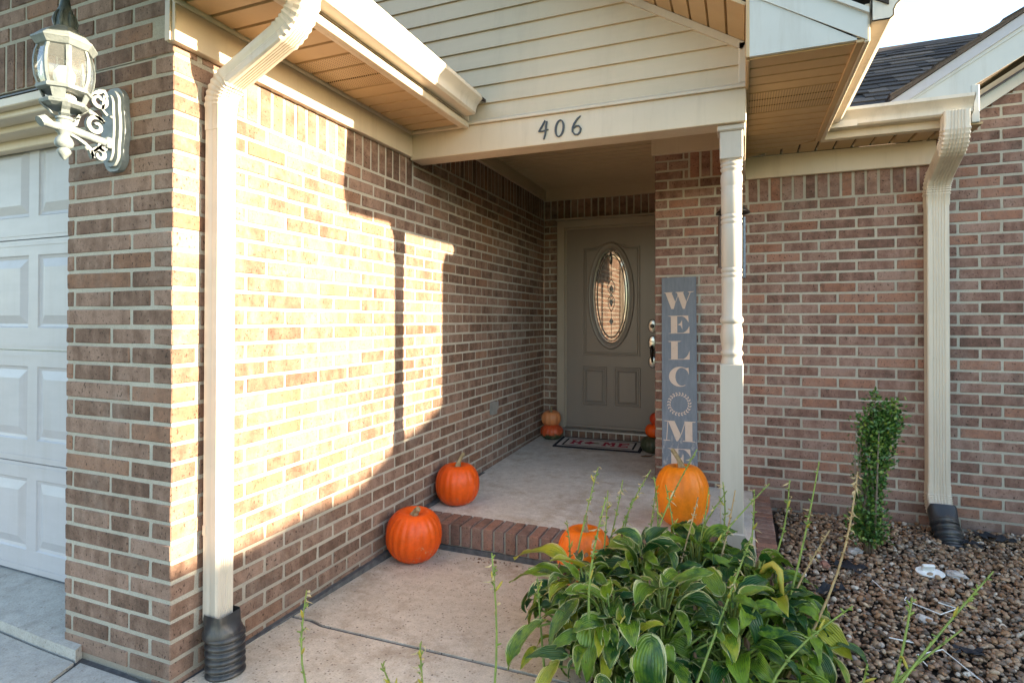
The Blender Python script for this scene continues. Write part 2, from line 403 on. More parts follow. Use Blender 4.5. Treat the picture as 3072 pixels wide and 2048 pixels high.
# ------------------------------------------------------------------ mesh helpers
WL = {}
class MB:
    def __init__(self):
        self.v = []; self.f = []; self.uv = None; self.mi = []
    def add(self, verts, faces):
        o = len(self.v)
        self.v += [tuple(p) for p in verts]
        self.f += [tuple(i+o for i in fc) for fc in faces]
        return self
    def box(self, x0, x1, y0, y1, z0, z1):
        self.add([(x0,y0,z0),(x1,y0,z0),(x1,y1,z0),(x0,y1,z0),(x0,y0,z1),(x1,y0,z1),(x1,y1,z1),(x0,y1,z1)],
                 [(0,3,2,1),(4,5,6,7),(0,1,5,4),(1,2,6,5),(2,3,7,6),(3,0,4,7)])
        return self
    def cbox(self, x0, x1, y0, y1, z0, z1, ch=0.003, jit=0.0):
        """box with all edges chamfered"""
        V, Fc = cbox_data(x1-x0, y1-y0, z1-z0, ch, jit)
        cx, cy, cz = (x0+x1)/2, (y0+y1)/2, (z0+z1)/2
        self.add([(a+cx, b+cy, c+cz) for a, b, c in V], Fc)
        return self
    def prism(self, poly, fn, a, b):
        """extrude a 2D polygon (list of (u,v)) between a and b; fn(u,v,w)->xyz"""
        n = len(poly)
        vs = [fn(u, v, a) for u, v in poly] + [fn(u, v, b) for u, v in poly]
        fs = [tuple(range(n-1, -1, -1)), tuple(range(n, 2*n))]
        fs += [(i, (i+1) % n, (i+1) % n + n, i+n) for i in range(n)]
        self.add(vs, fs)
        return self
    def rings(self, rings, close=True, cap=True):
        o = len(self.v); k = len(rings[0])
        for r in rings: self.v += [tuple(p) for p in r]
        for i in range(len(rings)-1):
            for j in range(k if close else k-1):
                a = o+i*k+j; b = o+i*k+(j+1) % k
                self.f.append((a, b, b+k, a+k))
        if cap and close:
            self.f.append(tuple(o+j for j in range(k-1, -1, -1)))
            self.f.append(tuple(o+(len(rings)-1)*k+j for j in range(k)))
        return self
    def tube(self, pts, rad, seg=8, cap=True):
        pts = [Vector(p) for p in pts]
        rr = rad if isinstance(rad, (list, tuple)) else [rad]*len(pts)
        rings = []; up = None
        for i, p in enumerate(pts):
            tg = (pts[min(i+1, len(pts)-1)] - pts[max(i-1, 0)]).normalized()
            if up is None:
                up = tg.orthogonal().normalized()
            up = (up - tg*up.dot(tg))
            up = up.normalized() if up.length > 1e-6 else tg.orthogonal().normalized()
            sd = tg.cross(up)
            rings.append([p + (up*math.cos(2*PI*k/seg) + sd*math.sin(2*PI*k/seg))*rr[i] for k in range(seg)])
        return self.rings(rings, True, cap)
    def lathe(self, prof, c=(0,0,0), seg=24, cap=True, rot=0.0):
        rings = [[(c[0]+r*math.cos(2*PI*k/seg+rot), c[1]+r*math.sin(2*PI*k/seg+rot), c[2]+z) for k in range(seg)] for r, z in prof]
        return self.rings(rings, True, cap)
    def build(self, name, mat, parent=None, smooth=False, off=None, angle=None):
        me = bpy.data.meshes.new(name)
        o3 = Vector(off) if off is not None else (WL.get(parent.name, Vector((0,0,0))) if parent is not None else Vector((0,0,0)))
        me.from_pydata([(p[0]-o3.x, p[1]-o3.y, p[2]-o3.z) for p in self.v], [], self.f)
        if self.uv is not None:
            l = me.uv_layers.new(name='UVMap')
            idx = np.empty(len(me.loops), dtype=np.int32); me.loops.foreach_get('vertex_index', idx)
            l.data.foreach_set('uv', np.array(self.uv, dtype=np.float32)[idx].ravel())
        bm = bmesh.new(); bm.from_mesh(me); bmesh.ops.recalc_face_normals(bm, faces=bm.faces); bm.to_mesh(me); bm.free()
        me.materials.append(mat)
        if smooth or angle:
            me.polygons.foreach_set('use_smooth', [True]*len(me.polygons))
            if angle: me.set_sharp_from_angle(angle=R(angle))
        ob = bpy.data.objects.new(name, me)
        COL.objects.link(ob)
        if parent is not None:
            ob.parent = parent
        if off is not None and parent is None:
            ob.location = o3
        WL[ob.name] = o3
        return ob

_cb = {}
def cbox_data(lx, ly, lz, ch, jit=0.0):
    hx, hy, hz = lx/2, ly/2, lz/2
    V = []; idx = {}
    for sx in (-1, 1):
        for sy in (-1, 1):
            for sz in (-1, 1):
                j = lambda: random.uniform(-jit, jit)
                c = [(hx, hy-ch, hz-ch), (hx-ch, hy, hz-ch), (hx-ch, hy-ch, hz)]
                d = (j(), j(), j())
                for a in range(3):
                    idx[(sx, sy, sz, a)] = len(V)
                    V.append((sx*(c[a][0]+d[0]), sy*(c[a][1]+d[1]), sz*(c[a][2]+d[2])))
    Fc = []
    S = (-1, 1)
    for s in S:
        Fc.append([idx[(s, a, b, 0)] for a, b in ((-1,-1),(1,-1),(1,1),(-1,1))])
        Fc.append([idx[(a, s, b, 1)] for a, b in ((-1,-1),(1,-1),(1,1),(-1,1))])
        Fc.append([idx[(a, b, s, 2)] for a, b in ((-1,-1),(1,-1),(1,1),(-1,1))])
    for a in S:
        for b in S:
            Fc.append([idx[(a, b, -1, 0)], idx[(a, b, 1, 0)], idx[(a, b, 1, 1)], idx[(a, b, -1, 1)]])
            Fc.append([idx[(a, -1, b, 0)], idx[(a, 1, b, 0)], idx[(a, 1, b, 2)], idx[(a, -1, b, 2)]])
            Fc.append([idx[(-1, a, b, 1)], idx[(1, a, b, 1)], idx[(1, a, b, 2)], idx[(-1, a, b, 2)]])
            for c in S:
                Fc.append([idx[(a, b, c, k)] for k in range(3)])
    return V, Fc

def tag(o, label=None, cat=None, group=None, kind=None):
    if label: o['label'] = label
    if cat: o['category'] = cat
    if group: o['group'] = group
    if kind: o['kind'] = kind
    return o

def thing(name, label, cat, loc=(0, 0, 0), rotz=0.0, group=None):
    o = bpy.data.objects.new(name, None)
    COL.objects.link(o)
    o.empty_display_size = 0.1
    o.location = loc
    o.rotation_euler = (0, 0, rotz)
    WL[o.name] = Vector(loc)
    return tag(o, label, cat, group)

def link_copy(src, parent, loc=None, rot=None, scale=None):
    o = src.copy()
    COL.objects.link(o)
    o.parent = parent
    if loc is not None: o.location = loc
    if rot is not None: o.rotation_euler = rot
    if scale is not None: o.scale = scale
    return o

XYZ = lambda u, v, w: (u, v, w)
XZY = lambda u, v, w: (u, w, v)       # polygon in x,z extruded along y
YZX = lambda u, v, w: (w, u, v)       # polygon in y,z extruded along x

# ------------------------------------------------------------------ ground, walk, driveway
b = MB().add([(-150, -150, -0.13), (150, -150, -0.13), (150, 150, -0.13), (-150, 150, -0.13)], [(0, 1, 2, 3)])
tag(b.build('lawn', M['lawn']), kind='structure')

def walk_z(y): return -0.012 - 0.036*max(min(y, 1.7), -0.3)
def slope_slab(x0, x1, y0, y1, zf0, zf1, dep=0.09, ny=1):
    m = MB()
    m.add([(x0, y0, zf0), (x1, y0, zf0), (x1, y1, zf1), (x0, y1, zf1), (x0, y0, zf0-dep), (x1, y0, zf0-dep), (x1, y1, zf1-dep), (x0, y1, zf1-dep)],
          [(0,1,2,3),(7,6,5,4),(0,4,5,1),(1,5,6,2),(2,6,7,3),(3,7,4,0)])
    return m
walk = thing('front_walk', 'speckled tan concrete front walk leading to the porch step', 'walkway', (0, 0, 0))
walk['kind'] = 'structure'; del walk['category']; del walk['label']
def poly_slab(poly, zf, dep=0.09):
    n = len(poly)
    m = MB()
    m.add([(x, y, zf(x, y)) for x, y in poly] + [(x, y, zf(x, y)-dep) for x, y in poly],
          [tuple(range(n)), tuple(range(2*n-1, n-1, -1))] + [(i, i+n, (i+1) % n + n, (i+1) % n) for i in range(n)])
    return m
wz = lambda x, y: walk_z(y)
seam = [(0.0, 0.552), (0.12, 0.556), (0.19, 0.538), (0.5, 0.545), (0.8, 0.552), (1.32, 0.56)]
poly_slab([(0.02, seam[0][1]+0.009)] + [(x, y+0.009) for x, y in seam[1:]] + [(1.32, 1.53), (0.02, 1.53)], wz).build('concrete_slab', M['walk'], walk)
poly_slab([(0.02, -0.02), (0.10, -0.55), (1.32, -0.55)] + [(x, y-0.009) for x, y in reversed(seam[1:])] + [(0.02, seam[0][1]-0.009)], wz).build('concrete_slab', M['walk'], walk)
poly_slab([(0.02, -0.02), (1.32, -0.55), (1.32, 1.5), (0.02, 1.5)], lambda x, y: walk_z(y)-0.007).build('expansion_joint', M['joint'], walk)
MB().box(-0.02, 0.024, -0.02, 1.55, -0.1, -0.022).build('edge_joint', M['joint'], walk)

drive = thing('driveway', None, None, (0, 0, 0)); drive['kind'] = 'structure'
g1 = [(-0.455, -0.028), (-0.58, 0.26), (-3.6, 0.26), (-3.6, 0.10), (-1.4, 0.012), (-0.9, -0.012), (-0.65, -0.024)]
poly_slab(g1, lambda x, y: 0.03 + 0.10*max(0, y+0.03), 0.12).build('garage_apron', M['drive'], drive)
poly_slab([(-0.445, -0.04), (-0.66, -0.035), (-0.9, -0.024), (-1.4, 0.0), (-3.6, 0.09), (-3.6, -3.2), (-0.36, -3.2), (-0.40, -0.16)], lambda x, y: -0.006).build('concrete_slab', M['drive'], drive)
poly_slab([(-0.428, -0.028), (-0.385, -0.165), (-0.345, -3.2), (0.06, -3.2), (0.085, -0.56), (0.0, -0.026)], lambda x, y: -0.010).build('concrete_slab', M['drive'], drive)
poly_slab([(-3.5, -3.1), (0.05, -3.1), (0.0, -0.03), (-0.56, 0.05), (-3.5, 0.05)], lambda x, y: -0.018).build('joint', M['joint'], drive)

# bed soil under the gravel
def bed_z(x, y): return -0.055 + 0.022*(y-0.4) + 0.006*math.sin(7*x)*math.cos(6*y)
nx, ny = 26, 22
b = MB()
xs = np.linspace(1.30, 4.3, nx); ys = np.linspace(-0.9, 2.78, ny)
b.v = [(x, y, bed_z(x, y)-0.012) for y in ys for x in xs]
b.f = [(j*nx+i, j*nx+i+1, (j+1)*nx+i+1, (j+1)*nx+i) for j in range(ny-1) for i in range(nx-1)]
tag(b.build('garden_bed', M['soil'], smooth=True), kind='structure')

# ------------------------------------------------------------------ brick walls
C_ = 0.0677; B_ = 0.2107; JT = 0.0122; BD = 0.0948
BH = C_-JT; BL = B_-JT
_meshes = {}
def brick_mesh(L, H, D, mat, var):
    key = (round(L, 3), round(H, 3), round(D, 3), mat.name, var)
    if key not in _meshes:
        st = random.getstate(); random.seed(hash((key[0], key[1], key[2], var)) & 0xffff)
        V, Fc = cbox_data(L, D, H, 0.0035, 0.0013)
        random.setstate(st)
        me = bpy.data.meshes.new('brick')
        me.from_pydata(V, [], Fc)
        bm = bmesh.new(); bm.from_mesh(me); bmesh.ops.recalc_face_normals(bm, faces=bm.faces); bm.to_mesh(me); bm.free()
        me.materials.append(mat)
        _meshes[key] = me
    return _meshes[key]

class Wall:
    """a brick wall in its own frame: X along the wall, -Y out of its face, Z up"""
    def __init__(self, label, loc, rotz, mat, name='brick_wall'):
        self.t = thing(name, label, 'wall', loc, rotz)
        self.m = mat; self.bricks = []
        self.mw = Matrix.Translation(loc) @ Matrix.Rotation(rotz, 4, 'Z')
        self.nrm = (self.mw.to_3x3() @ Vector((0, -1, 0)))
    def brick(self, x0, x1, z0, z1, soldier=False, proud=0.0, d=BD):
        if x1-x0 < 0.012 or z1-z0 < 0.012: return
        self.bricks.append((x0, x1, z0, z1, soldier, proud, d))
    def course(self, n, x0, x1, first, zmax=None):
        """a running-bond course with its first joint centre at x=first"""
        z0 = n*C_ + JT/2; z1 = (n+1)*C_ - JT/2
        if zmax is not None: z1 = min(z1, zmax)
        e = [x0-JT/2]
        x = first
        while x < x1-0.02:
            if x > x0+0.02: e.append(x)
            x += B_
        e.append(x1+JT/2)
        for a, c in zip(e[:-1], e[1:]):
            self.brick(a+JT/2, c-JT/2, z0, z1)
    def soldiers(self, x0, x1, n0, n1):
        k = max(1, round((x1-x0)/C_)); w = (x1-x0)/k
        for i in range(k):
            self.brick(x0+i*w+JT/2, x0+(i+1)*w-JT/2, n0*C_+JT/2, n1*C_-JT/2, True)
    def finish(self, limit=300):
        def size(q):
            p = self.mw @ Vector(((q[0]+q[1])/2, 0, (q[2]+q[3])/2))
            d = p-CAM
            if d.dot(F) < 0.2: return 0
            u = d.dot(Rt)/d.dot(F); w = d.z/d.dot(F)
            if abs(u) > 0.95 or w > 0.60 or w < -0.70: return 0
            return (q[1]-q[0])*(q[3]-q[2])*abs(d.dot(self.nrm))/d.length**3
        bs = sorted(self.bricks, key=size, reverse=True)
        rest = MB()
        for i, (x0, x1, z0, z1, sol, pr, d) in enumerate(bs):
            y0 = random.uniform(-0.0015, 0.001) - pr
            c = ((x0+x1)/2, y0+d/2, (z0+z1)/2)
            L, H = (z1-z0, x1-x0) if sol else (x1-x0, z1-z0)
            if i < limit and size((x0, x1, z0, z1)) > 0:
                me = brick_mesh(L, H, d, self.m, random.randrange(4))
                o = bpy.data.objects.new('brick', me)
                COL.objects.link(o)
                o.parent = self.t; o.location = c
                o.rotation_euler = (random.uniform(-.004, .004), PI/2 if sol else random.uniform(-.004, .004), random.uniform(-.004, .004))
            else:
                rest.cbox(x0, x1, y0, y0+d, z0, z1, 0.0035, 0.001)
        if rest.v:
            o = rest.build('far_bricks', self.m, None); o.parent = self.t; o['kind'] = 'stuff'
    def mortar(self, boxes, y0=0.0028, y1=0.09):
        m = MB()
        for x0, x1, z0, z1 in boxes: m.box(x0, x1, y0, y1, z0, z1)
        o = m.build('mortar', M['mortar'], None); o.parent = self.t
        return o

# garage front pier and the brick above the garage door
w = Wall('shaded brown brick garage front beside the white garage door, behind the lantern', (0, 0, 0), 0, M['brick'])
DX = -0.57
for n in range(0, 32):
    w.course(n, DX, 0.0 if n % 2 == 0 else -0.1053-JT/2, -B_ if n % 2 == 0 else -0.1053-B_) if n % 2 == 0 else None
    if n % 2:
        z0 = n*C_+JT/2; z1 = (n+1)*C_-JT/2
        e = [-0.1053, -0.1053-B_, -0.1053-2*B_, DX-JT/2]
        for a, c in zip(e[:-1], e[1:]): w.brick(c+JT/2, a-JT/2, z0, z1)
for n in range(32, 50):
    f0 = -B_*8 if n % 2 == 0 else -0.1053-B_*8
    right = 0.0 if n % 2 == 0 else -0.1053-JT/2
    left = DX-0.07 if n < 35 else -1.75
    w.course(n, left, right, f0)
w.soldiers(-1.70, DX-0.07-JT/2, 32, 35)
w.mortar([(DX+0.006, -0.004, -0.05, 32*C_), (-1.75, -0.004, 32*C_+0.004, 50*C_)])
MB().box(-1.75, DX+0.08, 0.01, 0.10, 32*C_-0.006, 32*C_+0.003).build('lintel', M['darkmetal'], w.t)
w.finish()

# porch side wall, sunlit
w = Wall('long brown brick side wall of the porch, half in warm sunlight', (0, 0, 0), PI/2, M['brick'])
YD = 3.998; SPL = 1.552
for n in range(-1, 33):
    odd = n % 2 != 0
    if n < 30:
        w.course(n, 0.0 if odd else 0.1053+JT/2, YD-0.004, B_ if odd else 0.1053)
    else:
        w.course(n, 0.0 if odd else 0.1053+JT/2, 0.235, B_ if odd else 0.1053)
        w.course(n, SPL+JT/2, YD-0.004, (B_ if odd else 0.1053)+B_*8)
w.soldiers(0.235+JT/2, SPL-JT/2, 30, 33)
w.soldiers(SPL+JT/2, YD-0.004, 33, 36)
w.mortar([(0.005, YD+0.1, -0.1, 33*C_), (SPL, YD+0.1, 33*C_+0.001, 36*C_+0.02)])
w.finish()

# wall round the front door
w = Wall('dim brown brick wall round the front door at the back of the porch', (0, YD, 0), 0, M['brick'])
JX = 0.148
for n in range(1, 33):
    w.course(n, 0.004, JX, 0.06 if n % 2 else 0.9)
w.soldiers(0.004, 1.36, 33, 36)
w.mortar([(-0.004, JX-0.006, 0.0, 33*C_), (-0.004, 1.36, 33*C_+0.001, 36*C_+0.3)])
w.finish()

# front wall right of the door
w = Wall('pinkish brown brick front wall right of the door, behind the shrub and downspout', (0, 2.773, 0), 0, M['brick_red'])
PX, SX, DSX, EX = 1.247, 1.852, 2.90, 4.29
for n in range(-1, 48):
    odd = n % 2 != 0
    f0 = 1.8648-3*B_ if odd else 1.8648-2.5*B_
    if n < 30: w.course(n, PX, EX, f0)
    elif n < 33:
        w.course(n, PX, SX-JT/2, f0)
    elif n < 36:
        w.course(n, PX, 1.475, f0)
    if n >= 30:
        xa = max(DSX+JT/2, 3.086+((n+1)*C_-2.50)/0.685) if n > 36 else DSX+JT/2
        if xa < EX-0.05: w.course(n, xa, EX, f0)
w.soldiers(SX+JT/2, DSX-JT/2, 30, 33)
w.soldiers(1.475+JT/2, SX, 33, 36)
w.mortar([(PX+0.006, EX, -0.12, 33*C_), (PX+0.006, SX+0.01, 33*C_+0.001, 36*C_+0.02), (DSX-0.03, EX, 33*C_+0.001, 37*C_)])
for n in range(37, 48): 
    xa = 3.086+((n+1)*C_-2.50)/0.685
    if xa < EX: o = MB().box(xa, EX, 0.0028, 0.09, n*C_, (n+1)*C_).build('mortar', M['mortar'], None); o.parent = w.t
# return into the door recess
m = MB()
for n in range(1, 36):
    y = 0.1 if n % 2 == 0 else 0.21
    while y < 1.22:
        m.cbox(PX-0.002, PX+0.08, y+JT/2, min(y+B_, 1.222)-JT/2, n*C_+JT/2, (n+1)*C_-JT/2, 0.003, 0.001); y += B_
o = m.build('return_bricks', M['brick_red'], None); o.parent = w.t; o['kind'] = 'stuff'
o = MB().box(PX+0.005, PX+0.09, 0.01, 1.222, 0.0, 36*C_).build('return_mortar', M['mortar'], None); o.parent = w.t
w.finish()

# unseen brick pier added out of frame (its corner cuts the sunlight on the side wall)
w = Wall('unseen brick pier added to cut the sunlight on the side wall', (4.30, 2.38, 0), 0, M['brick_red'])
for n in range(-1, 40):
    w.course(n, 0.0, 0.40, B_ if n % 2 else 0.105)
w.mortar([(0.006, 0.40, -0.12, 40*C_)], 0.0028, 0.40)
w.finish(0)

# ------------------------------------------------------------------ porch slab, brick edging, step
porch = thing('porch_floor', None, None, (0, 0, 0)); porch['kind'] = 'structure'
pz = lambda x, y: 0.083 + 0.017*(y-1.66)
poly_slab([(0.006, 1.672), (1.885, 1.672), (1.885, 2.768), (1.251, 2.768), (1.251, 3.99), (0.006, 3.99)], pz, 0.15).build('concrete_slab', M['slab'], porch)
MB().box(0.0, 0.03, 1.70, 3.95, 0.05, 0.098).build('edge_joint', M['joint'], porch)
MB().box(0.0, 1.985, 1.512, 1.68, -0.10, 0.075).build('edging_mortar', M['mortar'], porch)
MB().box(1.88, 1.985, 1.66, 2.768, -0.10, 0.078).build('edging_mortar', M['mortar'], porch)
MB().box(0.0, 1.99, 1.500, 1.53, -0.11, -0.037).build('edge_joint', M['joint'], porch)
i = 0
x = 0.012
while x < 1.97:
    me = brick_mesh(0.172, BH, 0.118, M['brick_red'], i % 4)
    o = bpy.data.objects.new('brick', me); COL.objects.link(o); o.parent = porch
    o.location = (x+BH/2, 1.588+random.uniform(-.002, .002), 0.0268+random.uniform(-.0015, .0015))
    o.rotation_euler = (0, PI/2*0, PI/2)
    o.scale = (1, 1, 1)
    i += 1; x += C_
# bricks are laid on edge: mesh X (length) -> world Y, mesh Z (58 mm) stays up, so turn them on edge
for o in [c for c in porch.children if c.name.startswith('brick')]:
    o.data = brick_mesh(0.172, 0.118, BH, M['brick_red'], random.randrange(4))
y = 1.70
while y < 2.70:
    me = brick_mesh(0.10, 0.118, BH, M['brick_red'], i % 4)
    o = bpy.data.objects.new('brick', me); COL.objects.link(o); o.parent = porch
    o.location = (1.938, y, 0.028+0.017*(y-1.66)); i += 1; y += C_
# sill bricks under the door
MB().box(0.155, 1.24, 3.935, 3.99, 0.08, 0.19).build('sill_mortar', M['mortar'], porch)
x = 0.16
while x < 1.2:
    me = brick_mesh(0.075, 0.080, BH+0.002, M['brick'], i % 4)
    o = bpy.data.objects.new('sill_brick', me); COL.objects.link(o); o.parent = porch
    o.location = (x+0.034, 3.962, 0.155); o.rotation_euler = (0, 0, PI/2); i += 1; x += C_+0.004

# ------------------------------------------------------------------ front door
DY = 3.965
door = thing('front_door', 'brown grey front door with oval leaded glass above two panels', 'door', (0.68, DY, 0.2))
d0, d1, dz0, dz1 = 0.246, 1.150, 0.215, 2.118
CX, CZ = 0.676, 1.472
def ell(a, bb, n=64): return [(CX+a*math.cos(2*PI*k/n), CZ+bb*math.sin(2*PI*k/n)) for k in range(n)]
# slab with an oval hole
def slab_with_oval(y0, y1, a, bb, n=64):
    m = MB()
    inner = ell(a, bb, n)
    outer = []
    for k in range(n):
        th = 2*PI*k/n; cx, sz = math.cos(th), math.sin(th)
        s = 1e9
        if cx > 1e-6: s = min(s, (d1-CX)/cx)
        if cx < -1e-6: s = min(s, (d0-CX)/cx)
        if sz > 1e-6: s = min(s, (dz1-CZ)/sz)
        if sz < -1e-6: s = min(s, (dz0-CZ)/sz)
        outer.append((CX+cx*s, CZ+sz*s))
    for cxn, czn in ((d0, dz0), (d1, dz0), (d0, dz1), (d1, dz1)):
        k = min(range(n), key=lambda q: (outer[q][0]-cxn)**2+(outer[q][1]-czn)**2); outer[k] = (cxn, czn)
    rings = [[(x, y0, z) for x, z in outer], [(x, y0, z) for x, z in inner], [(x, y1, z) for x, z in inner], [(x, y1, z) for x, z in outer]]
    m.rings(rings, True, False)
    return m
slab_with_oval(DY, DY+0.04, 0.180, 0.452).build('door_slab', M['door'], door)
# oval frame moulding
m = MB()
prof = [(0.222, 0.506, 0.0), (0.218, 0.500, -0.012), (0.208, 0.487, -0.016), (0.200, 0.476, -0.010), (0.194, 0.468, -0.012), (0.184, 0.456, -0.018), (0.176, 0.447, -0.012), (0.172, 0.442, 0.012)]
m.rings([[(x, DY+dy, z) for x, z in ell(a, bb)] for a, bb, dy in prof], True, False)
m.build('oval_moulding', M['door'], door, smooth=True)
def loop_mould(name, poly, w=0.022, h=0.012):
    """raised double-bead moulding that follows a closed polygon in x,z"""
    n = len(poly)
    cx = sum(p[0] for p in poly)/n; cz = sum(p[1] for p in poly)/n
    def inset(d):
        out = []
        for i in range(n):
            p0, p1, p2 = Vector(poly[i-1]), Vector(poly[i]), Vector(poly[(i+1) % n])
            e1 = (p1-p0).normalized(); e2 = (p2-p1).normalized()
            n1 = Vector((-e1.y, e1.x)); n2 = Vector((-e2.y, e2.x))
            nn = (n1+n2); nn = nn/max(nn.length, 1e-6); k = d/max(0.35, nn.dot(n1))
            out.append(p1+nn*k)
        return out
    m = MB()
    sec = [(0, 0.002), (w*0.15, -h), (w*0.4, -h), (w*0.5, -h*0.3), (w*0.62, -h*0.3), (w*0.72, -h*0.8), (w*0.9, -h*0.8), (w, 0.002)]
    m.rings([[(p.x, DY+dy, p.y) for p in inset(d)] for d, dy in sec], True, False)
    return m.build(name, M['door'], door, angle=40)
arch = [(0.403, 0.905), (0.951, 0.905), (0.951, 1.935)]
for k in range(1, 16):
    s = k/16; xx = 0.951-s*0.548
    arch.append((xx, 1.935+0.062*math.exp(-((s-0.5)/0.2)**2)))
arch.append((0.403, 1.935))
loop_mould('panel_moulding', arch, 0.036, 0.010)
for a, c in ((0.400, 0.640), (0.710, 0.955)):
    loop_mould('panel_moulding', [(a, 0.43), (c, 0.43), (c, 0.803), (a, 0.803)], 0.03, 0.009)
    m = MB()
    i0, i1 = 0.034, 0.05
    r0 = [(a+i0, 0.43+i0), (c-i0, 0.43+i0), (c-i0, 0.803-i0), (a+i0, 0.803-i0)]
    r1 = [(a+i1, 0.43+i1), (c-i1, 0.43+i1), (c-i1, 0.803-i1), (a+i1, 0.803-i1)]
    m.rings([[(x, DY-0.001, z) for x, z in r0], [(x, DY-0.009, z) for x, z in r1]], True, False)
    m.add([(x, DY-0.009, z) for x, z in r1], [(0, 1, 2, 3)])
    m.build('raised_panel', M['door'], door)
# leaded glass
gl = MB()
e = ell(0.174, 0.445)
gl.add([(x, DY+0.018, z) for x, z in e] + [(CX, DY+0.018, CZ)], [(k, (k+1) % 64, 64) for k in range(64)])
glass = gl.build('oval_glass', M['glass'], door)
m = MB()
m.rings([[(x, DY+0.0155, z) for x, z in ell(0.160, 0.428)], [(x, DY+0.012, z) for x, z in ell(0.151, 0.419)], [(x, DY+0.012, z) for x, z in ell(0.139, 0.398)], [(x, DY+0.0155, z) for x, z in ell(0.131, 0.388)]], True, False)
m.build('bevel_band', M['glass'], glass, angle=20)
m = MB()
def came(pts, r=0.0014): m.tube([(x, DY+0.012, z) for x, z in pts], r, 5)
def closed(a, bb): 
    q = ell(a, bb, 48); return q+[q[0]]
came(closed(0.163, 0.432)); came(closed(0.130, 0.386)); came(closed(0.172, 0.443), 0.003)
for k in range(14):
    th = 2*PI*(k+0.5)/14
    came([(CX+0.130*math.cos(th), CZ+0.386*math.sin(th)), (CX+0.163*math.cos(th), CZ+0.432*math.sin(th))])
came([(CX, CZ+0.38), (CX, CZ+0.16)]); came([(CX, CZ-0.16), (CX, CZ-0.38)])
came([(CX-0.1, CZ+0.25), (CX-0.01, CZ+0.235), (CX, CZ+0.20), (CX+0.01, CZ+0.235), (CX+0.1, CZ+0.25)])
for s in (-1, 1):
    came([(CX, CZ+0.16), (CX+s*0.035, CZ+0.10), (CX+s*0.03, CZ+0.05), (CX, CZ+0.02), (CX-s*0.03, CZ-0.03), (CX-s*0.028, CZ-0.09), (CX, CZ-0.15)], 0.0028)
    came([(CX, CZ+0.10), (CX+s*0.018, CZ+0.06), (CX, CZ+0.01), (CX-s*0.018, CZ-0.05), (CX, CZ-0.10)], 0.0022)
m.build('lead_came', M['lead'], glass, smooth=True)
# diamond jewels
m = MB()
for dz in (0.07, -0.06, -0.24):
    for s in (-1, 1):
        p = [(CX+s*0.020, CZ+dz), (CX, CZ+dz+0.035), (CX-s*0.004, CZ+dz), (CX, CZ+dz-0.035)]
        m.add([(x, DY+0.0125, z) for x, z in p] + [(CX+s*0.006, DY+0.006, CZ+dz)], [(0,1,4),(1,2,4),(2,3,4),(3,0,4)])
m.build('glass_jewel', M['bevel_glass'], glass)
# a small door knocker hung over the glass
m = MB()
m.tube([(CX-0.004, DY+0.004, CZ+0.43), (CX-0.004, DY-0.004, CZ+0.39), (CX-0.004, DY-0.012, CZ+0.35), (CX-0.004, DY-0.004, CZ+0.30)], [0.006, 0.010, 0.011, 0.006], 10)
m.build('hook', M['metal'], door, smooth=True)
# casing, threshold
MB().cbox(0.150, 0.232, DY-0.028, DY+0.035, 0.205, 2.206, 0.006).build('side_casing', M['casing'], door)
MB().cbox(0.232, 0.246, DY-0.010, DY+0.035, 0.215, 2.132, 0.002).build('door_stop', M['casing'], door)
MB().cbox(0.150, 1.24, DY-0.029, DY+0.034, 2.136, 2.207, 0.006).build('head_casing', M['casing'], door)
MB().cbox(0.232, 1.24, DY-0.012, DY+0.034, 2.119, 2.1355, 0.002).build('door_stop', M['casing'], door)
MB().cbox(0.140, 1.24, DY-0.042, DY+0.034, 2.2075, 2.228, 0.004).build('drip_cap', M['casing'], door)
MB().cbox(1.152, 1.24, DY-0.028, DY+0.035, 0.205, 2.1345, 0.006).build('side_casing', M['casing'], door)
m = MB().prism([(DY-0.05, 0.186), (DY-0.05, 0.200), (DY-0.03, 0.206), (DY-0.012, 0.214), (DY+0.03, 0.214), (DY+0.03, 0.186)], YZX, 0.165, 1.235)
m.build('threshold', M['thresh'], door)
MB().cbox(d0, d1, DY-0.012, DY+0.0, dz0+0.002, dz0+0.03, 0.003).build('door_sweep', M['door'], door)
# lock and handle
lx = 1.062
m = MB(); m.rings([[(lx+a*math.cos(2*PI*k/28), DY-dy, 1.190+1.55*a*math.sin(2*PI*k/28)) for k in range(28)] for a, dy in ((0.037, 0.0), (0.036, 0.010), (0.030, 0.013))], True, True)
lk = m.build('deadbolt', M['metal'], door, angle=40)
m = MB(); m.rings([[(lx+a*math.cos(2*PI*k/20), DY-dy, 1.19+a*math.sin(2*PI*k/20)) for k in range(20)] for a, dy in ((0.020, 0.013), (0.020, 0.024), (0.016, 0.027), (0.009, 0.027), (0.008, 0.023))], True, True)
m.build('lock_cylinder', M['darkmetal'], lk, angle=40)
m = MB(); m.rings([[(lx-0.001+a*math.cos(2*PI*k/28), DY-dy, 1.192+1.5*a*math.sin(2*PI*k/28)) for k in range(28)] for a, dy in ((0.042, 0.0), (0.041, 0.005))], True, True)
m.build('rosette_rim', M['darkmetal'], lk, angle=40)
for zc, hh in ((1.035, 1.75), (0.862, 1.45)):
    m = MB(); m.rings([[(lx+a*math.cos(2*PI*k/28), DY-dy, zc+hh*a*math.sin(2*PI*k/28)) for k in range(28)] for a, dy in ((0.035, 0.002), (0.034, 0.010), (0.028, 0.013))], True, True)
    hp = m.build('handle_plate', M['metal'], door, angle=40)
    m = MB(); m.rings([[(lx+a*math.cos(2*PI*k/28), DY-dy, zc+hh*a*math.sin(2*PI*k/28)) for k in range(28)] for a, dy in ((0.040, 0.0), (0.039, 0.005))], True, True)
    m.build('plate_rim', M['darkmetal'], hp, angle=40)
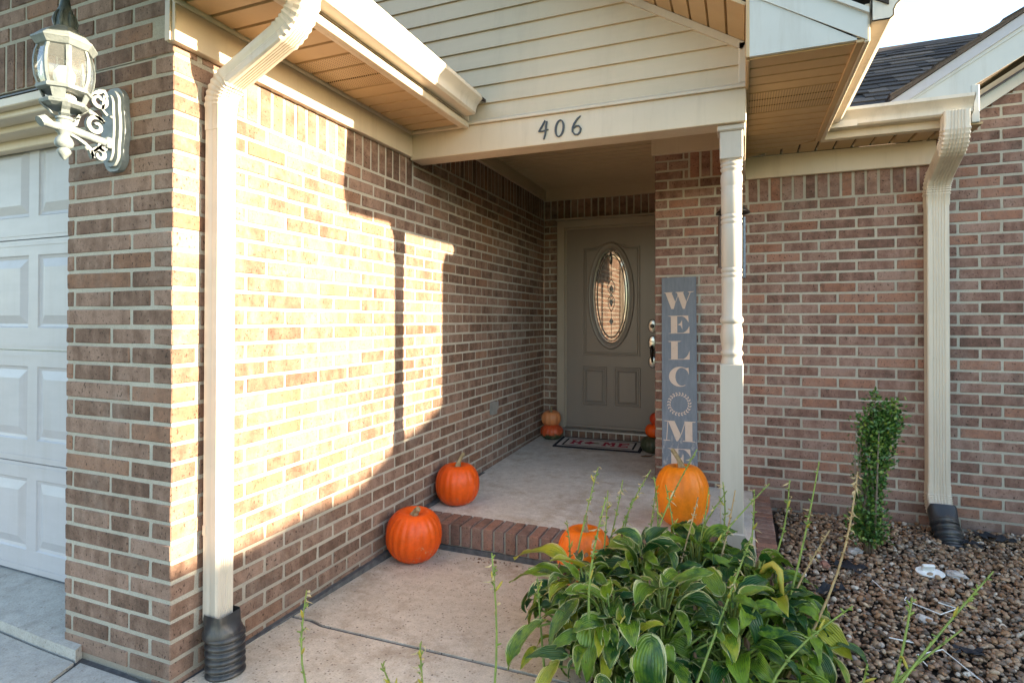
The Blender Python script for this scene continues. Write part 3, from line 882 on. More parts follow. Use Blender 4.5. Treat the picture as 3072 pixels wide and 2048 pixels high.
m = MB(); m.tube([(lx, DY-0.012, 1.01), (lx, DY-0.045, 1.0), (lx, DY-0.060, 0.975), (lx, DY-0.058, 0.94), (lx, DY-0.045, 0.90), (lx, DY-0.025, 0.872), (lx, DY-0.012, 0.862)], [0.011, 0.014, 0.016, 0.015, 0.011, 0.009, 0.010], 10)
m.build('handle', M['darkmetal'], door, smooth=True)
MB().cbox(lx-0.014, lx+0.014, DY-0.03, DY-0.013, 1.046, 1.053, 0.002).build('thumb_latch', M['darkmetal'], door)

# ------------------------------------------------------------------ garage door
GY = 0.25
gd = thing('garage_door', 'white raised panel sectional garage door at the left edge', 'garage door', (-1.5, GY, 0.05))
zs = [0.066, 0.577, 1.100, 1.619, 2.14]
def raised(m, x0, x1, z0, z1):
    def r(i): return [(x0+i, z0+i), (x1-i, z0+i), (x1-i, z1-i), (x0+i, z1-i)]
    m.rings([[(x, GY+dy, z) for x, z in r(i)] for i, dy in ((0, 0.0), (0.006, 0.006), (0.018, 0.009), (0.058, -0.004))], True, False)
    m.add([(x, GY-0.004, z) for x, z in r(0.058)], [(0, 1, 2, 3)])
for z0, z1 in zip(zs[:-1], zs[1:]):
    m = MB()
    xs_ = [-2.78, -2.27, -1.76, -1.245, -0.735]
    pa, pb = z0+0.105, z1-0.075
    m.box(-2.85, -0.42, GY, GY+0.04, z0+0.002, pa)
    m.box(-2.85, -0.42, GY, GY+0.04, pb, z1-0.003)
    stile = [-2.85] + [q for x in xs_[:-1] for q in (x+0.0, )]
    edges = [(-2.85, -2.745)] + [(x-0.035, x+0.035) for x in xs_[1:-1]] + [(-0.77, -0.42)]
    for a, c in edges: m.box(a, c, GY, GY+0.04, pa, pb)
    m.box(-2.84, -0.43, GY-0.0025, GY+0.0, z1-0.03, z1-0.018)
    m.box(-2.84, -0.43, GY-0.0025, GY+0.0, z0+0.018, z0+0.03)
    sec = m.build('door_section', M['garage'], gd)
    for a, c in zip(edges[:-1], edges[1:]):
        m = MB(); raised(m, a[1], c[0], pa, pb)
        m.build('raised_panel', M['garage'], sec)
MB().cbox(-2.85, -0.42, GY+0.002, GY+0.03, 0.035, 0.064, 0.004).build('bottom_seal', M['plastic'], gd)
hd = thing('garage_door_trim', 'almond head trim stepped above the white garage door', 'trim', (-1.5, 0.1, 2.1))
MB().cbox(-2.85, DX+0.03, 0.012, 0.05, 2.120, 32*C_-0.008, 0.004).build('brickmould', M['trim'], hd)
MB().cbox(-2.85, DX+0.03, 0.05, 0.12, 2.095, 32*C_-0.008, 0.004).build('head_board', M['trim'], hd)
MB().cbox(-2.85, DX+0.03, 0.12, 0.20, 2.070, 32*C_-0.008, 0.004).build('head_board', M['trim'], hd)
MB().cbox(-2.85, DX+0.03, 0.20, 0.245, 2.030, 32*C_-0.008, 0.004).build('weather_strip', M['trim'], hd)
MB().cbox(-0.57, -0.46, 0.098, 0.245, 0.06, 2.06, 0.004).build('side_jamb', M['trim'], hd)

# ------------------------------------------------------------------ left eave: frieze, soffit, fascia, gutter
le = thing('garage_eave', 'sunlit tan soffit and fascia overhanging the brick side wall', 'eave', (0.2, 0.7, 2.3))
ZS = 2.335
MB().cbox(-0.012, 0.030, -0.020, 1.498, 2.196, ZS+0.004, 0.002).build('frieze_board', M['trim'], le)
MB().cbox(-0.014, 0.012, -0.026, -0.0205, 2.198, ZS+0.004, 0.002).build('frieze_cap', M['trim'], le)
MB().box(0.0, 0.40, -1.2, 1.482, ZS+0.016, ZS+0.022).build('soffit_gap_shade', M['backing'], le)  # near-black sheet paints the shade in the grooves between boards
MB().tube([(0.036, -0.03, ZS-0.002), (0.036, 1.47, ZS-0.002)], 0.011, 8).build('channel_trim', M['trim'], le, smooth=True)
MB().cbox(0.002, 0.36, 1.468, 1.486, ZS-0.012, ZS+0.006, 0.002).build('channel_trim', M['trim'], le)
y = 1.462; k = 0
while y > -1.1:
    vent = k in (6, 7, 8, 18, 19, 20)
    p = [(y-0.1035, ZS+0.012), (y-0.101, ZS), (y-0.014, ZS), (y-0.010, ZS+0.010), (y-0.002, ZS+0.012)]
    p = [(y-0.104, ZS+0.014), (y-0.100, ZS+0.0), (y-0.012, ZS+0.0), (y-0.008, ZS+0.014)]
    MB().prism(p, YZX, 0.020, 0.352).build('soffit_board', M['vent'] if vent else M['soffit'], le)
    y -= 0.104; k += 1
MB().cbox(0.350, 0.372, -1.2, 1.478, ZS-0.013, ZS+0.015, 0.003).build('fascia_lip', M['trim'], le)
MB().cbox(0.3725, 0.40, -1.2, 1.490, ZS-0.016, 2.47, 0.003).build('fascia_board', M['trim'], le)

def gutter(name, parent, P, L0, L1, mat, cap=True):
    """K-style gutter; P(a,b,s): a out from the fascia, b up, s along"""
    outer = [(0.0, 0.095), (0.0, 0.0), (0.062, 0.0), (0.074, 0.010), (0.074, 0.030), (0.082, 0.050), (0.104, 0.072), (0.112, 0.080), (0.112, 0.098), (0.100, 0.098)]
    inner = [(0.100, 0.094), (0.108, 0.094), (0.108, 0.082), (0.100, 0.075), (0.078, 0.052), (0.070, 0.032), (0.070, 0.012), (0.060, 0.004), (0.004, 0.004), (0.004, 0.095)]
    poly = outer+inner
    m = MB().prism(poly, P, L0, L1)
    g = m.build(name, mat, parent, angle=35)
    if cap:
        m = MB().prism(outer, P, L0, L0+0.004 if L1 > L0 else L0-0.004)
        m.build('end_cap', mat, g)
    return g
MB().add([(0.50, -1.2, 2.470), (0.50, 1.50, 2.470), (-1.6, 1.50, 3.5), (-1.6, -1.2, 3.5), (0.50, -1.2, 2.455), (0.50, 1.50, 2.455), (-1.6, 1.50, 3.485), (-1.6, -1.2, 3.485)], [(0,1,2,3),(7,6,5,4),(0,4,5,1),(1,5,6,2),(2,6,7,3),(3,7,4,0)]).build('roof_deck', M['shingle'], le)
gutter('gutter', le, lambda a, bq, s: (0.402+a, s, 2.365+bq), 1.425, -1.2, M['gutter'])

# ------------------------------------------------------------------ downspouts
def ridged(wd, dp, n=5):
    """rectangular section with shallow flutes on its wide outer face; u across, v outward"""
    h = wd/2; pts = [(-h, -dp/2), (-h, -dp*0.15), (-h+0.0025, -dp*0.08), (-h+0.0025, 0.04*dp), (-h, 0.1*dp), (-h, dp/2-0.006), (-h+0.006, dp/2)]
    a = wd*0.62/n
    for k in range(n):
        u = -wd*0.31 + k*a
        pts += [(u+a*0.1, dp/2), (u+a*0.3, dp/2-0.0035), (u+a*0.6, dp/2-0.0035), (u+a*0.8, dp/2)]
    pts += [(h-0.006, dp/2), (h, dp/2-0.006), (h, 0.1*dp), (h-0.0025, 0.04*dp), (h-0.0025, -dp*0.08), (h, -dp*0.15), (h, -dp/2)]
    return pts
def spout(sec, path, Wd, crimps=()):
    """sweep section sec along path [(point, normal)] ; Wd = width axis"""
    rings = []
    for p, nrm, s in path:
        rings.append([Vector(p) + Wd*(u*s) + Vector(nrm)*(v*s) for u, v in sec])
    return MB().rings(rings, True, True)
def bend(pts, plane_n, seg=15, crimp=0.085):
    """pts: polyline of (pos) with radius for inner corners -> path with normals; out normal = Wd x tangent"""
    path = []
    n = len(pts)
    for i, (p, r) in enumerate(pts):
        p = Vector(p)
        if i == 0 or i == n-1 or r == 0:
            q = Vector(pts[1][0])-p if i == 0 else p-Vector(pts[i-1][0])
            path.append((p, q.normalized(), 1.0)); continue
        a = Vector(pts[i-1][0]); c = Vector(pts[i+1][0])
        t1 = (p-a).normalized(); t2 = (c-p).normalized()
        s0 = p - t1*r; s1 = p + t2*r
        for k in range(seg+1):
            u = k/seg
            q = s0*(1-u)**2 + p*2*u*(1-u) + s1*u*u
            tg = (t1*(1-u)+t2*u).normalized()
            path.append((q, tg, 1.0 + (crimp if k % 2 else 0.0) * (1 if 0 < k < seg else 0)))
    return path

DSC = M['gutter']
ds = thing('downspout', 'left downspout glaring in sunlight on the brick corner, under a bent elbow', 'downspout', (0.05, 0.15, 0), 0, 'downspouts on the house front')
Wd = Vector((0, 1, 0))
yc = 0.150
sec = ridged(0.078, 0.066, 5)
def left_path(pts):
    out = []
    for q, tg, s in bend(pts, Wd):
        nrm = Wd.cross(tg)           # tangent up -> normal +x
        out.append((q, nrm, s))
    return out
spout(sec, left_path([((0.052, yc, 0.165), 0), ((0.052, yc, 2.02), 0)]), Wd).build('pipe', DSC, ds, angle=30)
spout([(u*1.05, v*1.05) for u, v in sec], left_path([((0.052, yc, 1.93), 0), ((0.052, yc, 2.085), 0.075), ((0.42, yc, 2.262), 0.09), ((0.455, yc, 2.42), 0)]), Wd).build('elbow', DSC, ds, angle=30)
m = MB()
m.box(0.018, 0.034, yc-0.0415, yc-0.0385, 0.47, 0.505)
m.build('strap', DSC, ds)

ds2 = thing('downspout', 'right downspout standing in shade on the pinkish brick wall, ending in gravel', 'downspout', (2.9, 2.73, 0), 0, 'downspouts on the house front')
Wd2 = Vector((1, 0, 0))
xc = 2.905
sec2 = ridged(0.112, 0.072, 5)
def right_path(pts):
    out = []
    for q, tg, s in bend(pts, Wd2):
        nrm = tg.cross(Wd2)*-1.0      # tangent up -> normal -y
        nrm = Vector((0, -tg.z, tg.y))
        out.append((q, nrm, s))
    return out
spout(sec2, right_path([((xc, 2.730, 0.19), 0), ((xc, 2.730, 2.00), 0)]), Wd2).build('pipe', DSC, ds2, angle=30)
spout([(u*1.05, v*1.05) for u, v in sec2], right_path([((xc, 2.730, 1.93), 0), ((xc, 2.725, 2.07), 0.08), ((xc, 2.40, 2.225), 0.085), ((xc, 2.395, 2.385), 0)]), Wd2).build('elbow', DSC, ds2, angle=30)
spout([(u*1.05, v*1.05) for u, v in sec2], right_path([((xc, 2.63, 0.085), 0), ((xc, 2.728, 0.165), 0.06), ((xc, 2.730, 0.27), 0)]), Wd2).build('shoe', DSC, ds2, angle=30)

def corrugated(m, path, r, n, amp=0.006, seg=24):
    pts = [Vector(p) for p in path]
    L = [0]
    for a, c in zip(pts[:-1], pts[1:]): L.append(L[-1]+(c-a).length)
    N = n*6
    P, Rr = [], []
    for k in range(N+1):
        s = L[-1]*k/N
        i = max(j for j in range(len(L)-1) if L[j] <= s+1e-9)
        u = (s-L[i])/(L[i+1]-L[i])
        P.append(pts[i].lerp(pts[i+1], u)); ph = (k % 6)
        Rr.append(r + amp*(-1, -0.3, 1, 1.15, 1, -0.3)[ph])
    m.tube(P, Rr, seg)
dr = thing('drain_pipe', 'black corrugated drain pipe under the sunlit downspout on the concrete', 'drain pipe', (0.08, 0.15, 0), 0, 'black drain pipes under downspouts')
m = MB(); corrugated(m, [(0.088, 0.148, 0.125), (0.088, 0.148, 0.05), (0.094, 0.145, -0.03)], 0.061, 6)
m.build('corrugated_pipe', M['plastic'], dr, smooth=True)
def boot(c, hw, hd, z0, z1, zr, r, n=24):
    def sq(z, hw, hd):
        out = []
        for k in range(n):
            th = 2*PI*k/n; cx, sy = math.cos(th), math.sin(th)
            e_ = 0.25
            out.append((c[0]+hd*abs(cx)**e_*(1 if cx >= 0 else -1), c[1]+hw*abs(sy)**e_*(1 if sy >= 0 else -1), z))
        return out
    def ci(z, r): return [(c[0]+0.006+r*math.cos(2*PI*k/n), c[1]-0.002+r*math.sin(2*PI*k/n), z) for k in range(n)]
    return MB().rings([sq(z1, hw, hd), sq(z1-0.012, hw+0.002, hd+0.002), sq(z0+0.01, hw+0.002, hd+0.002), ci(zr+0.03, r*0.95), ci(zr+0.012, r+0.004), ci(zr, r+0.004), ci(zr-0.01, r-0.008)], True, False)
boot((0.070, yc), 0.047, 0.043, 0.150, 0.190, 0.112, 0.064).build('adapter', M['plastic'], dr, angle=50)
dr = thing('drain_pipe', 'black corrugated drain pipe below the right downspout, dug into the gravel', 'drain pipe', (2.9, 2.6, 0), 0, 'black drain pipes under downspouts')
m = MB(); corrugated(m, [(2.905, 2.625, 0.085), (2.91, 2.56, 0.02), (2.915, 2.49, -0.08)], 0.066, 6)
m.build('corrugated_pipe', M['plastic'], dr, smooth=True)
n_ = 20
def tilt_ring(y, z, hw, hh, sq):
    out = []
    ax = Vector((1, 0, 0)); dn = Vector((0, -0.62, -0.78)); up = Vector((0, -0.78, 0.62))
    for k in range(n_):
        th = 2*PI*k/n_; cx, sy = math.cos(th), math.sin(th)
        out.append(Vector((2.906, y, z)) + ax*(hw*abs(cx)**sq*(1 if cx >= 0 else -1)) + up*(hh*abs(sy)**sq*(1 if sy >= 0 else -1)))
    return out
MB().rings([tilt_ring(2.668, 0.150, 0.064, 0.050, 0.3), tilt_ring(2.66, 0.139, 0.066, 0.052, 0.3), tilt_ring(2.635, 0.10, 0.066, 0.054, 0.4), tilt_ring(2.615, 0.078, 0.070, 0.068, 0.9), tilt_ring(2.605, 0.066, 0.070, 0.070, 1.0)], True, True).build('adapter', M['plastic'], dr, angle=50)

# ------------------------------------------------------------------ porch roof: beam, siding, soffits, gable end
pr = thing('porch_roof', 'almond gabled porch roof with lap siding over the brick entry', 'porch roof', (1.0, 1.5, 2.2))
BY0, BY1 = 1.500, 1.630
MB().cbox(0.012, 1.842, BY0, BY1, 2.182, 2.338, 0.003).build('beam', M['trim'], pr)
MB().cbox(1.735, 1.842, BY1+0.001, 2.772, 2.183, 2.337, 0.003).build('side_beam', M['trim'], pr)
m = MB().prism([(BY0-0.016, 2.338), (BY0-0.016, 2.350), (BY0-0.004, 2.362), (BY0+0.03, 2.362), (BY0+0.03, 2.338)], YZX, 0.36, 1.846)
m.build('starter_strip', M['trim'], pr)
SY = 1.520
RK = 0.62
rx = lambda z: min(1.814, 1.831-(z-2.556)/RK)
ZT = 3.6
z = 2.352; pitch = 0.1025; k = 0
while z < 3.70:
    z1 = z+pitch
    xl = -1.2 if z > 2.45 else 0.36
    x0r, x1r = rx(z), rx(z1)
    m = MB()
    m.add([(xl, SY-0.014, z), (x0r, SY-0.014, z), (x1r, SY-0.001, z1), (xl, SY-0.001, z1), (xl, SY+0.012, z), (x0r, SY+0.012, z), (x1r, SY+0.02, z1), (xl, SY+0.02, z1)],
          [(0,1,2,3),(4,7,6,5),(0,4,5,1),(1,5,6,2),(2,6,7,3),(3,7,4,0)])
    m.build('siding_plank', M['siding'], pr)
    z = z1; k += 1
MB().cbox(1.808, 1.842, SY-0.022, SY+0.02, 2.363, 2.556, 0.004).build('corner_trim', M['trim'], pr)
def along(p0, p1, wv, tv):
    """bar from p0 to p1 with section vectors wv, tv"""
    p0, p1, wv, tv = map(Vector, (p0, p1, wv, tv))
    V = [p0, p0+wv, p0+wv+tv, p0+tv, p1, p1+wv, p1+wv+tv, p1+tv]
    return MB().add(V, [(0,1,2,3),(7,6,5,4),(0,4,5,1),(1,5,6,2),(2,6,7,3),(3,7,4,0)])
sl = Vector((-1, 0, RK)).normalized(); nl = Vector((RK, 0, 1)).normalized()
P0 = Vector((1.842, SY-0.022, 2.549)); P1 = P0 + sl*2.4
along(P0, P1, -nl*0.034, Vector((0, 0.03, 0))).build('rake_channel', M['trim'], pr)
# rake soffit boards between the siding and the gable fascia
FY = 1.160
y0_, y1_ = FY+0.01, SY-0.0
MB().add([P0+nl*0.018+Vector((0, y1_+0.03-P0.y, 0)), P1+nl*0.018+Vector((0, y1_+0.03-P0.y, 0)), P1+nl*0.018+Vector((0, FY+0.01-P0.y, 0)), P0+nl*0.018+Vector((0, FY+0.01-P0.y, 0))], [(0, 1, 2, 3)]).build('soffit_gap_shade', M['backing'], pr)
s = 0.006
while s < 2.2:
    a = P0 + sl*(s+0.006) + nl*0.002; c = P0 + sl*(s+0.090) + nl*0.002
    m = MB()
    V = [(a.x, y1_, a.z), (c.x, y1_, c.z), (c.x, y0_, c.z), (a.x, y0_, a.z)]
    e1 = nl*0.014 - sl*0.004; e2 = nl*0.014 + sl*0.004
    V += [tuple(Vector(V[0])+e1), tuple(Vector(V[1])+e2), tuple(Vector(V[2])+e2), tuple(Vector(V[3])+e1)]
    m.add(V, [(0,1,2,3),(7,6,5,4),(0,4,5,1),(1,5,6,2),(2,6,7,3),(3,7,4,0)])
    m.build('soffit_board', M['soffit'], pr)
    s += 0.097
# gable end box over the right-hand eave
EXR = 2.262
MB().prism([(1.846, ZS), (1.846, 2.575), (1.880, 2.575), (2.232, 2.345), (2.255, ZS)], XZY, FY, FY+0.018).build('return_board', M['fascia_grey'], pr)
MB().cbox(1.838, 1.852, FY-0.003, FY+0.37, ZS-0.002, 2.60, 0.002).build('return_side', M['soffit'], pr)
# rake fascia above the return: slopes down to the right
fs = Vector((2.262-1.2, 0, -(2.262-1.2)*RK)).normalized()
A0 = Vector((2.272, FY-0.006, 2.325)); up_ = 0.125
m = MB().prism([(2.272, 2.328), (2.272, 2.440), (-0.3, 2.440+RK*2.572), (-0.3, 2.352+RK*2.572-0.02), (2.232, 2.352)], XZY, FY-0.006, FY-0.0005)
m.build('rake_fascia', M['fascia_grey'], pr)
m = MB().prism([(2.276, 2.425), (2.276, 2.446), (-0.3, 2.446+RK*2.576), (-0.3, 2.425+RK*2.576)], XZY, FY-0.02, FY-0.0065)
m.build('drip_edge', M['fascia_grey'], pr)
# right eave soffit
MB().add([(1.84, FY+0.01, ZS+0.016), (2.27, FY+0.01, ZS+0.016), (2.27, 2.56, ZS+0.016), (2.9, 2.56, ZS+0.016), (2.9, 2.80, ZS+0.016), (1.84, 2.80, ZS+0.016)], [tuple(range(6))]).build('soffit_gap_shade', M['backing'], pr)
y = FY+0.030; k = 0
valley = lambda y: 1.852 if y < 2.50 else None
while y < 2.74:
    yb = min(y+0.098, 2.755)
    xr0 = 2.236; xr1 = 2.236
    # the valley line runs from (2.254,2.50) back to (1.85,2.76)
    vx = lambda q: 2.236 if q < 2.505 else 2.236 - (q-2.505)/(2.755-2.505)*(2.236-1.853)
    vent = k in (4, 5, 6)
    m = MB()
    a, c = y+0.007, yb-0.007
    m.add([(1.853, a, ZS), (vx(a), a, ZS), (vx(c), c, ZS), (1.853, c, ZS), (1.853, a-0.004, ZS+0.014), (vx(a), a-0.004, ZS+0.014), (vx(c), c+0.003, ZS+0.014), (1.853, c+0.003, ZS+0.014)],
          [(0,1,2,3),(7,6,5,4),(0,4,5,1),(1,5,6,2),(2,6,7,3),(3,7,4,0)])
    m.build('soffit_board', M['vent'] if vent else M['soffit'], pr)
    y += 0.098; k += 1
MB().cbox(1.8425, 1.853, FY+0.02, 2.74, ZS-0.010, ZS+0.014, 0.002).build('channel_trim', M['soffit'], pr)
MB().cbox(2.236, EXR, FY-0.0, 2.49, ZS-0.012, ZS+0.014, 0.002).build('fascia_lip', M['soffit'], pr)
MB().cbox(1.853, 2.236, FY+0.018, FY+0.032, ZS-0.006, ZS+0.012, 0.002).build('channel_trim', M['soffit'], pr)
MB().cbox(EXR+0.001, EXR+0.020, FY+0.0, 2.47, ZS-0.014, 2.47, 0.003).build('fascia_board', M['trim'], pr)
gutter('gutter', pr, lambda a, bq, s: (EXR+0.022+a, s, 2.392+bq), FY-0.012, 2.44, M['gutter'])
# roof deck above
MB().add([(2.34, FY-0.02, 2.475), (2.34, 4.6, 2.475), (-0.3, 4.6, 2.475+2.64*RK), (-0.3, FY-0.02, 2.475+2.64*RK), (2.34, FY-0.02, 2.445), (2.34, 4.6, 2.445), (-0.3, 4.6, 2.445+2.64*RK), (-0.3, FY-0.02, 2.445+2.64*RK)], [(0,1,2,3),(7,6,5,4),(0,4,5,1),(1,5,6,2),(2,6,7,3),(3,7,4,0)]).build('roof_deck', M['shingle'], pr)
MB().add([(-0.3, FY-0.02, 4.11), (-0.3, 4.6, 4.11), (-2.6, 4.6, 2.70), (-2.6, FY-0.02, 2.70), (-0.3, FY-0.02, 4.08), (-0.3, 4.6, 4.08), (-2.6, 4.6, 2.67), (-2.6, FY-0.02, 2.67)], [(0,1,2,3),(7,6,5,4),(0,4,5,1),(1,5,6,2),(2,6,7,3),(3,7,4,0)]).build('roof_deck', M['shingle'], pr)
# porch ceiling and inner frieze boards
ZC = 2.533
y = BY1-0.06; 
while y < 3.96:
    xr = 1.84 if y < 2.70 else 1.25
    yb = y+0.094
    m = MB()
    V = [(0.03, y+0.001, ZC-0.016), (xr, y+0.001, ZC-0.016), (xr, yb-0.014, ZC), (0.03, yb-0.014, ZC), (0.03, y, ZC+0.010), (xr, y, ZC+0.010), (xr, yb-0.014, ZC+0.010), (0.03, yb-0.014, ZC+0.010)]
    m.add(V, [(0,1,2,3),(7,6,5,4),(0,4,5,1),(1,5,6,2),(2,6,7,3),(3,7,4,0)])
    m.box(0.03, xr, (y+yb)/2-0.002, (y+yb)/2+0.003, ZC-0.018, ZC-0.005)
    m.build('ceiling_plank', M['ceiling'], pr)
    y += 0.094
MB().box(0.0, 1.86, BY1-0.1, 4.0, ZC+0.011, ZC+0.02).build('ceiling_gap_shade', M['backing'], pr)  # dark sheet stands in for shade between the ceiling planks
MB().cbox(0.002, 0.032, SPL+0.08, 3.962, 2.420, ZC+0.004, 0.003).build('frieze_board', M['ceiling'], pr)
MB().cbox(0.002, 1.246, 3.963, 3.996, 2.414, ZC+0.004, 0.003).build('frieze_board', M['ceiling'], pr)
MB().cbox(1.226, 1.842, 2.742, 2.772, 2.414, ZC+0.004, 0.003).build('frieze_board', M['trim'], pr)
MB().cbox(1.226, 1.246, 2.7725, 3.962, 2.416, ZC+0.004, 0.003).build('frieze_board', M['ceiling'], pr)
# inside face of the beam above the ceiling line
MB().box(0.03, 1.74, BY1+0.001, BY1+0.012, 2.20, ZC+0.01).build('beam_liner', M['trim'], pr)
MB().box(1.722, 1.734, BY1+0.0125, 2.741, 2.20, ZC+0.01).build('beam_liner', M['trim'], pr)
m = MB(); m.tube([(1.69, 1.70, 2.40), (1.69, 1.695, 2.36), (1.69, 1.68, 2.345), (1.69, 1.665, 2.36)], 0.004, 6)
m.build('hook', M['metal'], pr, smooth=True)
cl = thing('ceiling_light', 'recessed ceiling light with pale trim ring under the porch ceiling', 'light', (0.64, 2.60, ZC))
MB().lathe([(0.060, 0.004), (0.060, -0.006), (0.080, -0.010), (0.094, -0.006), (0.096, 0.001)], (0.64, 2.60, ZC), 32, False).build('trim_ring', M['fascia_grey'], cl, smooth=True)
MB().lathe([(0.0005, -0.001), (0.059, -0.001), (0.0592, 0.003)], (0.64, 2.60, ZC-0.0035), 32, False).build('lens', M['darkmetal'], cl, smooth=True)

# porch post
post = thing('porch_post', 'turned almond porch post with square ends under the beam', 'post', (1.775, 1.585, 0.1))
px, py = 1.775, 1.585
h = 0.0525
MB().cbox(px-h, px+h, py-h, py+h, 0.10, 1.035, 0.004).build('square_base', M['post'], post)
MB().cbox(px-h, px+h, py-h, py+h, 2.020, 2.155, 0.004).build('square_top', M['post'], post)
prof = [(0.0500, 1.0352), (0.0505, 1.040), (0.045, 1.062), (0.0445, 1.072), (0.051, 1.080), (0.0525, 1.090), (0.047, 1.098), (0.0445, 1.105), (0.049, 1.135), (0.0525, 1.165), (0.050, 1.195), (0.0455, 1.222), (0.044, 1.228), (0.052, 1.236), (0.0545, 1.246), (0.052, 1.256), (0.046, 1.266),
        (0.0465, 1.42), (0.047, 1.447), (0.0440, 1.452), (0.0485, 1.460), (0.0485, 1.470), (0.0440, 1.476), (0.0485, 1.483), (0.0485, 1.494), (0.0440, 1.500), (0.047, 1.506),
        (0.0475, 1.68), (0.0475, 1.706), (0.0445, 1.711), (0.049, 1.719), (0.049, 1.729), (0.0445, 1.735), (0.049, 1.742), (0.049, 1.752), (0.0445, 1.758), (0.0475, 1.764),
        (0.0480, 1.85), (0.0480, 1.868), (0.0465, 1.872), (0.0505, 1.882), (0.0465, 1.890), (0.0480, 1.895), (0.0510, 1.925), (0.0495, 1.950), (0.0440, 1.962), (0.0440, 1.966), (0.0505, 1.974), (0.0505, 1.982), (0.0450, 1.988), (0.0510, 1.996), (0.0505, 2.004), (0.0440, 2.009), (0.0505, 2.0195)]
MB().lathe(prof, (px, py, 0), 32, False).build('turned_shaft', M['post'], post, angle=50)
MB().cbox(px-h-0.012, px+h+0.012, py-h-0.012, py+h+0.012, 2.152, 2.1815, 0.006).build('cap_moulding', M['post'], post)
MB().cbox(px-h-0.010, px+h+0.010, py-h-0.010, py+h+0.010, 0.09, 0.235, 0.005).build('base_block', M['post'], post)

# house number
def stroke(m, pts, w, y0, y1):
    """flat bar following x,z points with widths w"""
    pts = [Vector(p) for p in pts]
    n = len(pts); L, Rr = [], []
    for i, p in enumerate(pts):
        tg = (pts[min(i+1, n-1)]-pts[max(i-1, 0)]).normalized()
        nn = Vector((-tg.y, tg.x)); ww = 0.64*(w[i] if isinstance(w, (list, tuple)) else w)/2
        L.append(p+nn*ww); Rr.append(p-nn*ww)
    rings = [[(l.x, y0, l.y), (r_.x, y0, r_.y), (r_.x, y1, r_.y), (l.x, y1, l.y)] for l, r_ in zip(L, Rr)]
    m.rings(rings, True, True)
ny0, ny1 = BY0-0.008, BY0-0.0004
m = MB()
stroke(m, [(0.848, 2.309), (0.838, 2.290), (0.824, 2.268), (0.813, 2.252)], [0.006, 0.013, 0.013, 0.009], ny0, ny1)
stroke(m, [(0.811, 2.253), (0.835, 2.252), (0.867, 2.258)], [0.009, 0.011, 0.008], ny0-0.0006, ny1)
stroke(m, [(0.857, 2.303), (0.853, 2.27), (0.850, 2.235), (0.841, 2.207)], [0.014, 0.013, 0.012, 0.008], ny0-0.0012, ny1)
tag(m.build('house_number', M['number'], off=(0.84, BY0, 2.25)), 'dark metal digit 4 of the house number on the beam', 'house number', 'house number digits on the beam')
m = MB()
pts = [(0.929+0.0215*math.cos(a)+0.004*math.sin(a), 2.256+0.043*math.sin(a)) for a in np.linspace(PI*0.6, PI*2.6, 29)]
stroke(m, pts, [0.013 + 0.003*math.cos(2*a) for a in np.linspace(PI*0.6, PI*2.6, 29)], ny0, ny1)
tag(m.build('house_number', M['number'], off=(0.929, BY0, 2.25)), 'dark metal digit 0 in the middle of the house number', 'house number', 'house number digits on the beam')
m = MB()
stroke(m, [(1.043, 2.308), (1.026, 2.294), (1.010, 2.272), (1.000, 2.250), (1.0, 2.230), (1.012, 2.214), (1.028, 2.212), (1.041, 2.224), (1.044, 2.242), (1.034, 2.257), (1.018, 2.258), (1.006, 2.246)], [0.006, 0.012, 0.014, 0.014, 0.013, 0.012, 0.012, 0.013, 0.013, 0.012, 0.010, 0.006], ny0, ny1)
tag(m.build('house_number', M['number'], off=(1.02, BY0, 2.25)), 'dark metal digit 6 ending the house number', 'house number', 'house number digits on the beam')

# ------------------------------------------------------------------ right-hand eave and wing gable
re = thing('front_eave', 'tan soffit and gutter over the front wall beside the right downspout', 'eave', (2.5, 2.5, 2.3))
MB().cbox(1.847, 2.91, 2.742, 2.772, 2.188, ZS-0.002, 0.003).build('frieze_board', M['trim'], re)
x = 1.86; k = 0
while x < 2.99:
    a, c = x+0.007, x+0.092
    yo = 2.512
    vy = lambda q: max(2.512, 2.755 - (q-1.853)/(2.236-1.853)*0.25 + 0.004)
    m = MB()
    m.add([(a, vy(a), ZS+0.001), (c, vy(c), ZS+0.001), (c, 2.742, ZS+0.001), (a, 2.742, ZS+0.001), (a-0.003, vy(a), ZS+0.014), (c+0.003, vy(c), ZS+0.014), (c+0.003, 2.742, ZS+0.014), (a-0.003, 2.742, ZS+0.014)],
          [(0,1,2,3),(7,6,5,4),(0,4,5,1),(1,5,6,2),(2,6,7,3),(3,7,4,0)])
    if vy(a) < 2.735: m.build('soffit_board', M['soffit'], re)
    x += 0.101; k += 1
MB().cbox(2.262, 2.99, 2.488, 2.511, ZS-0.014, ZS+0.014, 0.003).build('fascia_lip', M['trim'], re)
MB().cbox(2.262, 2.99, 2.466, 2.4875, ZS-0.012, 2.47, 0.003).build('fascia_board', M['trim'], re)
g = gutter('gutter', re, lambda a, bq, s: (s, 2.465-a, 2.368+bq), 2.985, 2.30, M['gutter'])
MB().prism([(2.300, 2.366), (2.44, 2.366), (2.44, 2.41), (2.30, 2.45)], XZY, 2.39, 2.3895).build('seam_patch', M['gutter'], g)

